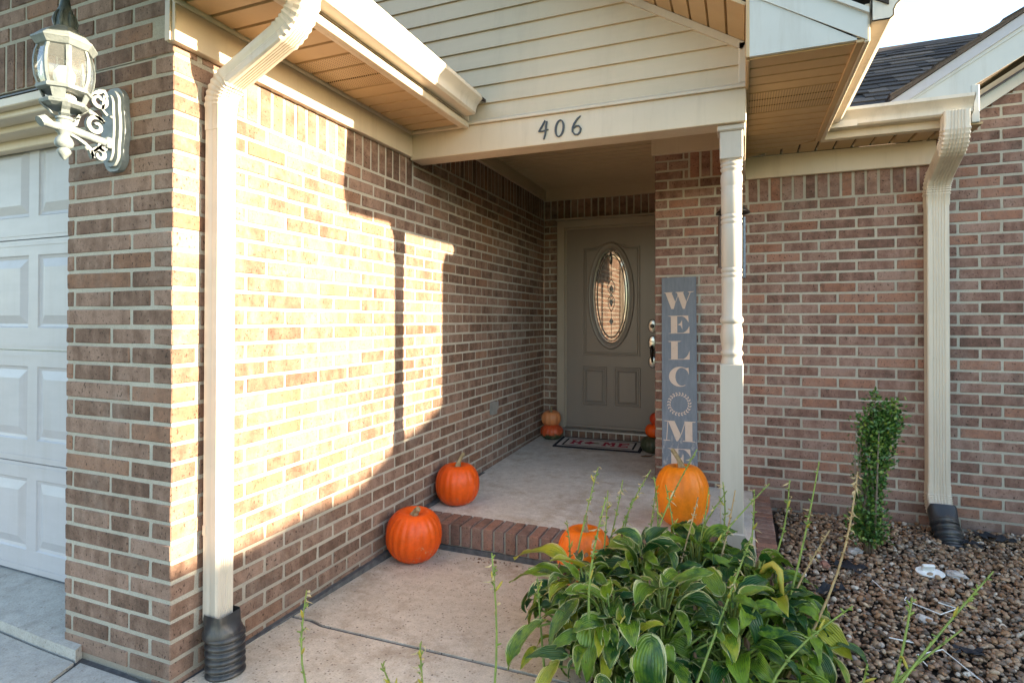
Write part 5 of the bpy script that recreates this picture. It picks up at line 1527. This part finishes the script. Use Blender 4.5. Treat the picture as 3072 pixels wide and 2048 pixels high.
m = MB(); gq = np.random.default_rng(8)
for k in range(46):
    c = Vector((0.58+gq.normal()*0.09, 1.465-abs(gq.normal())*0.022, walk_z(1.46)+0.004)); d = Vector((gq.normal(), gq.normal(), gq.normal()*0.3)).normalized(); e = d.orthogonal().normalized(); L2 = gq.uniform(0.006, 0.022)
    m.add([c, c+d*L2*0.5+e*L2*0.25, c+d*L2, c+d*L2*0.5-e*L2*0.2+Vector((0, 0, 0.003))], [(0, 1, 3), (1, 2, 3)])
tag(m.build('leaf_litter', M['deadleaf']), kind='stuff')
# ------------------------------------------------------------------ gravel
def ico():
    bm = bmesh.new(); bmesh.ops.create_icosphere(bm, subdivisions=2, radius=1.0)
    V = np.array([v.co[:] for v in bm.verts]); T = np.array([[v.index for v in f.verts] for f in bm.faces]); bm.free()
    return V, T
IV, IT = ico()
def pebbles(name, pts, sizes, mat, seed):
    g = np.random.default_rng(seed)
    n = len(pts); nv = len(IV)
    allv = np.empty((n, nv, 3), dtype=np.float32)
    for i in range(n):
        s = sizes[i]*np.array([g.uniform(0.85, 1.35), g.uniform(0.75, 1.05), g.uniform(0.45, 0.75)])
        q = IV*(1+0.085*g.normal(size=(nv, 1)))
        q = q*s
        a = g.uniform(0, 2*PI); tx = g.normal()*0.35; ty = g.normal()*0.35
        Rm = np.array(Matrix.Rotation(a, 3, 'Z') @ Matrix.Rotation(tx, 3, 'X') @ Matrix.Rotation(ty, 3, 'Y'))
        allv[i] = q @ Rm.T + pts[i]
    V = allv.reshape(-1, 3)
    T = (IT[None, :, :] + (np.arange(n)*nv)[:, None, None]).reshape(-1, 3).astype(np.int32)
    me = bpy.data.meshes.new(name)
    me.vertices.add(len(V)); me.vertices.foreach_set('co', V.ravel())
    me.loops.add(T.size); me.loops.foreach_set('vertex_index', T.ravel())
    me.polygons.add(len(T))
    me.polygons.foreach_set('loop_start', np.arange(0, T.size, 3, dtype=np.int32))
    me.polygons.foreach_set('loop_total', np.full(len(T), 3, dtype=np.int32))
    me.polygons.foreach_set('use_smooth', np.ones(len(T), dtype=bool))
    me.update(calc_edges=True); me.validate()
    me.materials.append(mat)
    o = bpy.data.objects.new(name, me); COL.objects.link(o)
    return o
pp, sz = [], []
g = np.random.default_rng(5)
# jittered grid, finer towards the camera, one layer plus scattered ones on top
cell = 0.0195
y = 0.35
while y < 2.765:
    x = 1.45
    while x < 4.0:
        inside = (y < 2.765) and not (x < 2.0 and y > 1.49) and x > 1.36
        rx_ = (x-1.818)*0.93+ (y+1.39)*0.36
        if inside and x < 2.0 + (y+1.39)*0.62 + 0.25 and not (x < 1.9 and y < 1.0):
            xx = x+g.uniform(-0.5, 0.5)*cell; yy = y+g.uniform(-0.5, 0.5)*cell
            if not (xx < 2.02 and yy > 1.47) and yy < 2.76:
                s = g.choice([0.007, 0.009, 0.0115, 0.0155], p=[0.34, 0.40, 0.19, 0.07])
                pp.append((xx, yy, bed_z(xx, yy)+g.uniform(-0.004, 0.012))); sz.append(s)
        x += cell
    y += cell
n0 = len(pp)
for k in range(int(n0*0.25)):
    a = pp[g.integers(n0)]
    pp.append((a[0]+g.uniform(-.01, .01), a[1]+g.uniform(-.01, .01), a[2]+0.012)); sz.append(g.uniform(0.007, 0.016))
gr_ = pebbles('gravel', np.array(pp), np.array(sz), M['pebble'], 3)
tag(gr_, kind='stuff')

# bits lying on the gravel
def lump(name, loc, s, mat, label, cat, seed, group=None):
    g2 = np.random.default_rng(seed)
    m = MB(); q = IV*(1+0.18*g2.normal(size=(len(IV), 1)))*np.array(s)
    m.v = [tuple(v) for v in q]; m.f = [tuple(t_) for t_ in IT]
    o = m.build(name, mat); o.location = loc; o.rotation_euler = (0, 0, g2.uniform(0, 3))
    return tag(o, label, cat, group)
lump('rock', (2.385, 2.165, bed_z(2.38, 2.16)+0.022), (0.045, 0.03, 0.022), M['stone'], 'pale angular rock on the gravel left of the shrub', 'rock', 1)
lump('rock', (2.79, 2.02, bed_z(2.7, 2.0)+0.02), (0.04, 0.03, 0.02), M['stone'], 'white jagged rock on the gravel beside the white plastic foot', 'rock', 2)
lump('brick_fragment', (2.215, 1.93, bed_z(2.2, 1.9)+0.02), (0.035, 0.022, 0.016), M['terracotta'], 'broken red brick fragment at the back of the hosta', 'brick fragment', 4)
lump('rock', (2.53, 1.50, bed_z(2.5, 1.5)+0.016), (0.03, 0.022, 0.016), M['stone'], 'grey rounded rock beside the bent white stakes', 'rock', 6)
def scrap(loc, s, seed, label):
    g2 = np.random.default_rng(seed)
    m = MB(); n = 7
    m.v = [((i/(n-1)-0.5)*s*1.6+g2.normal()*s*0.06, (j/(n-1)-0.5)*s*0.8+g2.normal()*s*0.06, 0.012+abs(g2.normal())*s*0.14) for j in range(n) for i in range(n)]
    m.f = [(j*n+i, j*n+i+1, (j+1)*n+i+1, (j+1)*n+i) for j in range(n-1) for i in range(n-1) if not ((i in (0, 5) or j in (0, 5)) and g2.random() < 0.45)]
    o = m.build('fabric_scrap', M['fabric'], smooth=True); o.location = loc; o.rotation_euler = (0, 0, g2.uniform(-0.8, 0.8))
    tag(o, label, 'fabric scrap', 'black weed fabric scraps in the gravel')
scrap((2.31, 1.93, bed_z(2.3, 1.9)+0.012), 0.10, 1, 'torn black weed fabric poking out of the gravel left of the shrub')
scrap((3.14, 2.62, bed_z(3.1, 2.6)+0.012), 0.11, 2, 'black weed fabric at the foot of the wall right of the drain')
scrap((3.0, 2.50, bed_z(3.0, 2.5)+0.008), 0.07, 3, 'small black fabric scrap touching the right drain pipe')
scrap((2.20, 1.62, bed_z(2.2, 1.6)+0.012), 0.09, 4, 'dark fabric scrap in the gravel behind the hosta leaves')
scrap((2.62, 1.28, bed_z(2.6, 1.3)+0.012), 0.06, 5, 'dark fabric scrap between the two bent white stakes')
wp = thing('plastic_foot', 'white oval plastic foot lying on the gravel right of the shrub', 'plastic foot', (2.68, 2.0, 0))
bz = bed_z(2.68, 2.0)+0.022
m = MB(); m.rings([[(2.68+a*math.cos(2*PI*k/24+0.2)*1.5, 2.0+a*math.sin(2*PI*k/24+0.2)*0.8, bz+z+0.25*a*math.sin(2*PI*k/24)) for k in range(24)] for a, z in ((0.040, 0), (0.042, 0.005), (0.040, 0.009), (0.024, 0.010))], True, True)
m.build('oval_base', M['white_plastic'], wp, angle=40)
m = MB(); m.cbox(-0.028, 0.028, -0.008, 0.008, 0, 0.045, 0.003)
o = m.build('upright_tab', M['white_plastic'], None); o.parent = wp; o.location = (-0.012, 0.01, bz+0.004); o.rotation_euler = (0.5, 0, 0.25)
def stake(label, pts):
    m = MB(); m.tube([(x, y, bed_z(x, y)+0.026+dz) for x, y, dz in pts], 0.0025, 6)
    tag(m.build('white_stake', M['white_plastic'], off=(pts[0][0], pts[0][1], 0)), label, 'stake', 'thin white stakes in the gravel')
stake('bent thin white stake, long V on the gravel below the plastic foot', [(2.505, 1.665, 0), (2.49, 1.63, 0), (2.602, 1.548, 0), (2.685, 1.638, 0), (2.625, 1.665, 0)])
stake('short straight white stake lying left of the bent one', [(2.395, 1.78, 0.01), (2.425, 1.70, 0)])
stake('bent white stake near the bottom edge behind a green stalk', [(2.45, 1.13, 0), (2.43, 1.19, 0), (2.53, 1.255, 0.004), (2.60, 1.09, 0)])
stake('short white stake near the hosta edge', [(2.36, 1.28, 0), (2.45, 1.275, 0)])

# ------------------------------------------------------------------ columnar shrub
sh = thing('shrub', 'narrow upright green shrub in the gravel by the front wall', 'shrub', (2.47, 2.20, 0))
m = MB()
g = np.random.default_rng(21)
def add_leaf(m, p, d, up, Ln, Wn):
    d = d.normalized(); sd = d.cross(up); sd = sd.normalized() if sd.length > 1e-4 else d.orthogonal().normalized()
    n2 = sd.cross(d)
    m.add([p, p+d*Ln*0.5+sd*Wn+n2*0.002, p+d*Ln, p+d*Ln*0.5-sd*Wn+n2*0.002], [(0, 1, 2), (0, 2, 3)])
stems = []
for k in range(15):
    a = g.uniform(0, 2*PI); r = g.uniform(0, 0.03)
    side = 1 if k % 3 else -1
    topx = 2.49 + (0.075 if side > 0 else -0.02) + g.normal()*0.022
    topz = (0.82 if side > 0 else 0.90)*g.uniform(0.78, 1.0)
    stems.append([(2.455+r*math.cos(a), 2.20+r*math.sin(a), -0.03), (2.45+g.normal()*0.022, 2.20+g.normal()*0.02, 0.25), (2.47+(0.03 if side > 0 else -0.012)+g.normal()*0.015, 2.20+g.normal()*0.02, 0.52), (topx, 2.21+g.normal()*0.022, topz)])
mt_ = MB()
for s_ in stems: mt_.tube(s_, [0.006, 0.005, 0.004, 0.002], 5)
for k in range(9):
    x0 = 2.40+g.normal()*0.02
    mt_.tube([(2.44, 2.19, 0.1+g.uniform(0, 0.2)), (x0, 2.17, 0.4), (x0-0.015+g.normal()*0.02, 2.16, 0.6+g.uniform(-0.1, 0.12))], [0.003, 0.0022, 0.001], 4)
mt_.tube([(2.475, 2.15, 0.12), (2.485, 2.145, 0.4), (2.495, 2.15, 0.66)], [0.006, 0.005, 0.002], 5)
mt_.build('stems', M['twig'], sh, smooth=True)
for s_ in stems:
    P = [Vector(p) for p in s_]
    for k in range(470):
        u = g.uniform(0.10, 1.0)*3; i = min(2, int(u)); p = P[i].lerp(P[i+1], u-i)
        bare = 0.35 if (0.22 < p.z < 0.58 and p.x < 2.47) else 1.0
        if g.random() > bare: continue
        wr = 0.044 if p.z > 0.55 else (0.052 if p.z > 0.2 else 0.058)
        o = Vector((g.normal()*wr*0.6, g.normal()*wr*0.6, g.normal()*0.012))
        d = Vector((g.normal(), g.normal(), g.uniform(0.1, 1.2)))
        add_leaf(m, p+o, d, Vector((g.normal(), g.normal(), 1)), g.uniform(0.018, 0.032), g.uniform(0.006, 0.010))
m.build('foliage', M['shrub'], sh)

# weed at the right edge
wd_ = thing('weed', 'low green weed in the gravel at the right edge', 'weed', (2.98, 1.62, 0))
m = MB(); st_ = MB()
for k in range(14):
    a = g.uniform(0, 2*PI); h2 = g.uniform(0.03, 0.11); r = g.uniform(0.02, 0.10)
    c = Vector((2.98, 1.62, bed_z(2.98, 1.62)))
    tip = c+Vector((r*math.cos(a), r*math.sin(a), h2))
    st_.tube([c, c.lerp(tip, 0.5)+Vector((0, 0, 0.02)), tip], 0.0015, 4)
    for q in range(9):
        add_leaf(m, c.lerp(tip, g.uniform(0.3, 1)), Vector((g.normal(), g.normal(), 0.3)), Vector((0, 0, 1)), g.uniform(0.02, 0.04), g.uniform(0.005, 0.010))
m.build('foliage', M['shrub'], wd_); st_.build('stems', M['stalk'], wd_)

# ------------------------------------------------------------------ hosta
def hosta_leaf_mesh(L_, W_, droop, cup, twist, seed, curl=0.0):
    g2 = np.random.default_rng(seed)
    nu, nv = 9, 12
    m = MB(); m.uv = []
    ph1, ph2 = g2.uniform(0, 6, 2)
    for j in range(nv+1):
        s = (j/nv)**1.45
        # heart outline
        wv = W_/2*(s**0.52*(1-s)**0.98)/0.380 if 0 < s < 1 else 0.002
        wv = max(wv, 0.0025)
        ang_ = droop*s*1.15
        # arc along the midrib
        yy = L_*(math.sin(droop*s)/droop if abs(droop) > 1e-3 else s)
        zz_ = -L_*((1-math.cos(droop*s))/droop if abs(droop) > 1e-3 else 0)
        for i in range(nu):
            u = i/(nu-1)*2-1
            back = 0.18*L_*(abs(u)**1.5)*(1-s)**3
            wave = 0.050*L_*math.sin(7*s+ph1+(1.5 if u > 0 else 0))*abs(u)**2 + 0.010*L_*math.sin(15*s+ph2)*abs(u)**3
            lift = cup*wv*(abs(u)**1.4) + wave - (curl*wv*abs(u)**4)
            nrm = Vector((0, math.sin(droop*s), math.cos(droop*s)))
            tear = (1 - g2.uniform(0.08, 0.34)) if (abs(u) > 0.99 and 0.15 < s < 0.95 and g2.random() < 0.32) else 1.0
            x = u*tear*wv*(1-0.12*cup*abs(u))
            p = Vector((x, yy-back, zz_)) + nrm*lift
            ca, sa = math.cos(twist*s), math.sin(twist*s)
            p = Vector((p.x*ca-(p.z-zz_)*sa, p.y, zz_+(p.x*sa+(p.z-zz_)*ca)))
            m.v.append(tuple(p)); m.uv.append((0.5+0.5*u, s))
    for j in range(nv):
        for i in range(nu-1):
            m.f.append((j*nu+i, j*nu+i+1, (j+1)*nu+i+1, (j+1)*nu+i))
    return m
leaf_src = {}
def leaf_obj(kind, var, parent):
    key = (kind, var)
    if key not in leaf_src:
        g2 = np.random.default_rng(100+var*7+len(kind))
        mm = hosta_leaf_mesh(1.0, g2.uniform(0.40, 0.62), g2.uniform(0.5, 1.9), g2.uniform(0.3, 0.8), g2.uniform(-0.5, 0.5), 300+var, g2.uniform(0, 0.25))
        o = mm.build('leaf', M[kind], parent, smooth=True, off=(0, 0, 0))
        o.parent = parent
        leaf_src[key] = o
        return o, True
    return link_copy(leaf_src[key], parent), False
hosta = thing('hosta', 'large variegated hosta clump with cream leaf margins before the step', 'plant', (0, 0, 0))
g = np.random.default_rng(44)
pet = MB()
rest_leaf = {}
plan = []
clumps = [(1.46, 0.92, 1.0, 'leaf_var'), (1.64, 1.14, 0.95, 'leaf_green'), (1.86, 1.04, 0.95, 'leaf_green'), (1.40, 0.60, 0.85, 'leaf_var'), (1.56, 0.66, 0.95, 'leaf_var'), (1.27, 0.76, 0.9, 'leaf_var'), (1.37, 0.98, 0.8, 'leaf_var'), (1.94, 0.90, 0.75, 'leaf_green'), (1.62, 1.34, 0.72, 'leaf_green'), (1.78, 0.72, 0.9, 'leaf_green')]
nleaf = 0
for (cx_, cy_, sc_, kd) in clumps:
    nl = 78
    for k in range(nl):
        lay = k/nl                                   # 0 inner/upper .. 1 outer/lower
        az = k*2.39996 + g.uniform(-0.3, 0.3)
        base = Vector((cx_, cy_, -0.04))
        reach = (0.03 + 0.23*lay)*sc_ + g.uniform(-0.03, 0.03)
        hgt = (0.37 - 0.24*lay)*sc_ + g.uniform(-0.04, 0.05)
        Ln = g.uniform(0.075, 0.17)*sc_
        p = base + Vector((math.cos(az)*reach, math.sin(az)*reach, max(0.05, hgt)))
        if p.x > 1.99 and p.y > 1.45: continue
        if p.x < 1.30 and p.y > 0.98 and p.z > 0.08: continue
        kk = kd
        if kd == 'leaf_green' and g.random() < 0.22: kk = 'leaf_var'
        if g.random() < 0.16: kk = 'leaf_yel'
        pit = 0.62 - 0.95*lay + g.normal()*0.34
        rm = Matrix.Rotation(az-PI/2+g.normal()*0.25, 4, 'Z') @ Matrix.Rotation(pit, 4, 'X') @ Matrix.Rotation(g.normal()*0.42, 4, 'Y')
        plan.append((p.copy(), rm, Ln, kk, int(g.integers(9))))
        mid = base.lerp(p, 0.55) + Vector((-math.cos(az)*0.02, -math.sin(az)*0.02, 0.02))
        pet.tube([base+Vector((math.cos(az)*0.02, math.sin(az)*0.02, 0)), mid, p], [0.006, 0.005, 0.0035], 5)
        nleaf += 1
plan.sort(key=lambda q: (q[0]-CAM).length - 0.9*q[0].z)
for i, (p, rm, Ln, kk, var) in enumerate(plan):
    if i < 288:
        o, _ = leaf_obj(kk, var, hosta)
        o.location = p; o.rotation_euler = rm.to_euler(); o.scale = (Ln*1.06, Ln, Ln)
    else:
        if (kk, var) not in leaf_src:
            leaf_obj(kk, var, hosta); o = leaf_src[(kk, var)]
            o.location = p; o.rotation_euler = rm.to_euler(); o.scale = (Ln*1.06, Ln, Ln)
            continue
        src = leaf_src[(kk, var)].data
        mbk = rest_leaf.setdefault(kk, MB())
        if mbk.uv is None: mbk.uv = []
        uvl = src.uv_layers[0].data; vu = {}
        for lp in src.loops: vu[lp.vertex_index] = tuple(uvl[lp.index].uv)
        mt4 = Matrix.Translation(p) @ rm @ Matrix.Diagonal((Ln*1.06, Ln, Ln, 1))
        mbk.uv += [vu[k] for k in range(len(src.vertices))]
        mbk.add([tuple(mt4 @ v.co) for v in src.vertices], [tuple(f.vertices) for f in src.polygons])
for kk, mbk in rest_leaf.items():
    o = mbk.build('inner_leaves', M[kk], hosta, smooth=True); o['kind'] = 'stuff'
wm = MB()
for k in range(130):
    q = plan[int(g.integers(len(plan)))][0]
    c = Vector(q) + Vector((g.normal()*0.03, g.normal()*0.03, g.uniform(-0.01, 0.03)))
    d = Vector((g.normal(), g.normal(), g.normal()*0.6)).normalized(); e = d.orthogonal().normalized(); L2 = g.uniform(0.015, 0.045)
    wm.add([c, c+d*L2*0.4+e*L2*0.3, c+d*L2*0.7+e*L2*0.1+Vector((0, 0, 0.008)), c+d*L2, c+d*L2*0.5-e*L2*0.28, c+d*L2*0.45+Vector((0, 0, 0.012))], [(0, 1, 5), (1, 2, 5), (2, 3, 5), (3, 4, 5), (4, 0, 5)])
wm.build('withered_bits', M['deadleaf'], hosta)['kind'] = 'stuff'
# a few big hand-placed leaves on the left flank
for (x, y, z, az, pit, Ln, kd) in ((1.10, 0.93, 0.25, PI*0.98, 0.15, 0.22, 'leaf_yel'), (1.10, 0.88, 0.20, PI*1.04, 0.0, 0.21, 'leaf_var'), (1.12, 0.74, 0.20, PI*1.12, -0.75, 0.19, 'leaf_var'), (1.14, 0.55, 0.15, PI*1.2, -0.5, 0.18, 'leaf_var'), (1.36, 0.52, 0.22, PI*1.45, -0.75, 0.18, 'leaf_var'), (1.55, 0.46, 0.22, PI*1.5, -0.9, 0.20, 'leaf_var'), (1.26, 0.58, 0.24, PI*1.3, -0.6, 0.18, 'leaf_var')):
    o, _ = leaf_obj(kd, int(g.integers(5)), hosta)
    rm = Matrix.Rotation(az-PI/2, 4, 'Z') @ Matrix.Rotation(pit, 4, 'X')
    o.location = (x, y, z); o.rotation_euler = rm.to_euler(); o.scale = (Ln, Ln, Ln)
    pet.tube([(1.42, 0.86, 0.02), (x*0.5+0.71, y*0.5+0.43, z+0.0), (x, y, z)], [0.006, 0.005, 0.004], 5)
pp_ = pet.build('petioles', M['stalk'], hosta, smooth=True); pp_['kind'] = 'stuff'

def flower_stalk(parent, base, tip, r, dry=False, husks=6, pods=1, seed=0):
    g2 = np.random.default_rng(seed)
    b0, t0 = Vector(base), Vector(tip)
    ln2 = (t0-b0).length
    bow = Vector((g2.normal(), g2.normal(), 0))*0.035*ln2/0.5
    husks = max(husks, 4)
    P = [b0.lerp(t0, s) + bow*math.sin(PI*s) for s in np.linspace(0, 1, 9)]
    m = MB(); m.tube(P, [r*(1-0.55*k/8) for k in range(9)], 6)
    # bead-like scars up the upper part
    for k in range(10):
        s = g2.uniform(0.55, 0.98); p = b0.lerp(t0, s) + bow*math.sin(PI*s)
        d = Vector((g2.normal(), g2.normal(), 0.6)).normalized()
        m.tube([p, p+d*r*3.0], [r*0.7, r*0.4], 4)
    st = m.build('flower_stalk', M['stalk_dry' if dry else 'stalk'], parent, smooth=True)
    hm = MB()
    for k in range(husks):
        s = g2.uniform(0.70, 1.0); p = b0.lerp(t0, s) + bow*math.sin(PI*s)
        d = Vector((g2.normal()*0.7, g2.normal()*0.7, g2.uniform(-1.0, 0.1))).normalized()
        sd = d.orthogonal().normalized(); L_ = g2.uniform(0.014, 0.040)
        q = p+d*L_*0.5+sd*0.004; e2 = p+d*L_+Vector((g2.normal(), g2.normal(), 0))*0.005
        w2 = d.cross(sd)*g2.uniform(0.002, 0.005)
        hm.add([p, q+w2, e2, q-w2, q+sd*0.004], [(0, 1, 4), (1, 2, 4), (2, 3, 4), (3, 0, 4)])
    if husks: hm.build('husk', M['husk'], st)['kind'] = 'stuff'
    for k in range(pods):
        pm = MB()
        s = g2.uniform(0.45, 0.9); p = b0.lerp(t0, s) + bow*math.sin(PI*s)
        d = Vector((g2.normal()*0.5, g2.normal()*0.5, 1)).normalized()
        pm.tube([p, p+d*0.012, p+d*0.028, p+d*0.040], [0.0015, 0.0045, 0.0038, 0.0008], 5)
        pm.build('seed_pod', M['pod'], st, smooth=True)
    return st
sd = 1
def ray_pt(u, v, yp):
    """world point at depth plane y=yp for a direction given in photo-view pixels (only used to lay out stalk tips)"""
    return None
stalks = [  # base, tip, dry, husks
    ((1.142, 0.908, 0.020), (1.212, 1.180, 0.576), 0, 14),
    ((1.382, 0.465, 0.020), (1.372, 0.620, 0.617), 0, 16),
    ((1.220, 1.045, 0.020), (1.305, 1.280, 0.501), 0, 6),
    ((1.265, 0.942, 0.020), (1.252, 1.200, 0.469), 0, 3),
    ((1.346, 1.107, 0.020), (1.355, 1.250, 0.429), 0, 2),
    ((1.307, 1.012, 0.020), (1.429, 1.300, 0.554), 0, 9),
    ((1.391, 1.037, 0.020), (1.441, 1.320, 0.524), 0, 4),
    ((1.432, 1.167, 0.020), (1.453, 1.300, 0.464), 0, 2),
    ((1.530, 1.093, 0.020), (1.499, 1.280, 0.499), 0, 2),
    ((1.420, 0.917, 0.020), (1.640, 1.200, 0.689), 0, 7),
    ((1.513, 0.913, 0.020), (1.643, 1.220, 0.477), 1, 3),
    ((1.530, 1.068, 0.020), (1.684, 1.300, 0.502), 0, 2),
    ((1.614, 1.043, 0.020), (1.742, 1.300, 0.533), 0, 2),
    ((1.666, 1.202, 0.020), (1.753, 1.320, 0.481), 0, 2),
    ((1.642, 0.962, 0.020), (1.793, 1.250, 0.516), 1, 2),
    ((1.570, 0.867, 0.020), (1.927, 1.250, 0.559), 0, 2),
    ((1.771, 0.991, 0.020), (1.870, 1.300, 0.514), 0, 2),
    ((1.810, 1.089, 0.020), (2.007, 1.300, 0.570), 0, 2),
    ((1.915, 0.878, 0.020), (2.102, 1.150, 0.691), 0, 3),
    ((1.962, 0.792, 0.020), (2.225, 1.100, 0.676), 1, 16),
    ((1.875, 0.722, 0.020), (2.125, 1.050, 0.459), 1, 3),
    ((1.928, 0.121, 0.020), (2.521, 0.750, 0.492), 0, 3),
    ((1.878, 0.200, 0.044), (2.422, 0.680, 0.333), 0, 1),
    ((1.860, 0.280, 0.020), (2.145, 0.700, 0.341), 0, 2),
    ((1.641, 0.360, 0.020), (1.849, 0.720, 0.511), 0, 14),
    ((1.180, 0.510, 0.020), (1.121, 0.600, 0.300), 0, 9),
    ((1.114, 0.907, 0.020), (1.086, 1.100, 0.343), 0, 4),
    ((1.700, 0.753, 0.020), (1.807, 0.900, 0.330), 0, 3),
    ((1.417, 0.425, 0.020), (1.434, 0.500, 0.210), 0, 4),]
for i, (bs, tip, dry, hk) in enumerate(stalks):
    flower_stalk(hosta, bs, tip, 0.0052 if i != 1 else 0.0065, bool(dry), hk, 1 if not dry else 0, 900+i)
# a bent yellow leaf stub
m = MB(); m.tube([(1.86, 0.98, 0.24), (1.90, 0.94, 0.33), (1.925, 0.92, 0.352), (1.945, 0.90, 0.34), (1.955, 0.88, 0.24)], [0.004, 0.010, 0.012, 0.013, 0.006], 7)
m.build('folded_leaf', M['pod'], hosta, smooth=True)

# a second hosta in front, mostly below the frame: only its stalks rise into view
h2_ = thing('hosta', 'hosta whose bare flower stalks rise at the bottom edge over the walk', 'plant', (0, 0, 0))
for i, (bs, tip, hk) in enumerate([
    ((0.787, -0.007, -0.060), (0.481, 0.120, 0.351), 9),
    ((1.101, -0.030, 0.035), (0.775, 0.120, 0.175), 4),
    ((1.036, 0.012, -0.060), (0.896, 0.150, 0.247), 9),
    ((1.138, 0.083, -0.060), (1.106, 0.220, 0.531), 7)]):
    flower_stalk(h2_, bs, tip, 0.0050, False, hk, 2, 950+i)
for (x, y, z, az, pit, Ln, kd) in ((1.03, 0.08, 0.10, PI*0.65, 1.0, 0.10, 'leaf_green'), (1.05, 0.09, 0.10, PI*0.35, 0.9, 0.11, 'leaf_yel'), (1.0, 0.02, 0.05, PI*1.2, 0.2, 0.16, 'leaf_var'), (1.1, -0.06, 0.05, PI*1.6, 0.2, 0.16, 'leaf_green')):
    o, _ = leaf_obj(kd, int(g.integers(5)), h2_)
    rm = Matrix.Rotation(az-PI/2, 4, 'Z') @ Matrix.Rotation(pit, 4, 'X')
    o.location = (x, y, z); o.rotation_euler = rm.to_euler(); o.scale = (Ln*0.7, Ln, Ln)
# stalks at the lower right belong to a third plant
h3 = thing('hosta', 'hosta stalks slanting over the gravel at the lower right corner', 'plant', (0, 0, 0))
for i, (bs, tip, hk) in enumerate([((2.05, 0.33, -0.05), (2.285, 0.62, 0.430), 3), ((2.02, 0.36, -0.05), (2.16, 0.56, 0.24), 2)]):
    flower_stalk(h3, bs, tip, 0.0058, False, hk, 1, 970+i)

# ------------------------------------------------------------------ clipped hedge added out of view (throws the low shade on the side wall)
hg = thing('shade_hedge', 'leafy hedge added out of view to throw low shade', 'shade_hedge', (9.5, 0.9, 0))
g = np.random.default_rng(77)
m = MB()
def top(y):
    ys_ = y-0.95
    h_ = 0.33 if ys_ < 1.0 else 0.33+0.36*(ys_-1.0)
    return h_ + 0.236*9.5 + 0.02*math.sin(3*y+1)+0.012*math.sin(9*y)
for k in range(22000):
    y = g.uniform(-3.5, 4.6); x = 9.5+g.uniform(-0.45, 0.45); z = g.uniform(0, 1)**0.22*(top(y)-0.04) if k >= 6000 else g.uniform(-0.1, 0.92)*top(y)
    d = Vector((g.normal(), g.normal(), g.normal())); 
    add_leaf(m, Vector((x, y, z)), d, Vector((g.normal(), g.normal(), g.normal())), *((0.12, 0.045) if k < 6000 else (0.06, 0.022)))
fo = m.build('foliage', M['shade_hedge'], hg); fo['kind'] = 'stuff'
m = MB(); ys_h = np.linspace(-3.5, 4.6, 60)
m.rings([[(9.2, y, -0.13), (9.8, y, -0.13), (9.8, y, top(y)-0.02), (9.2, y, top(y)-0.02)] for y in ys_h])
m.build('shade_core', M['shade_hedge'], hg, smooth=False)  # solid core added to give the thrown shade a smooth edge
m = MB()
for k in range(9):
    y = -3.2+k*0.95; m.tube([(9.5, y, -0.13), (9.5, y+0.05, 1.0), (9.48, y, top(y)-0.3)], [0.05, 0.04, 0.015], 6)
m.build('trunk', M['twig'], hg)
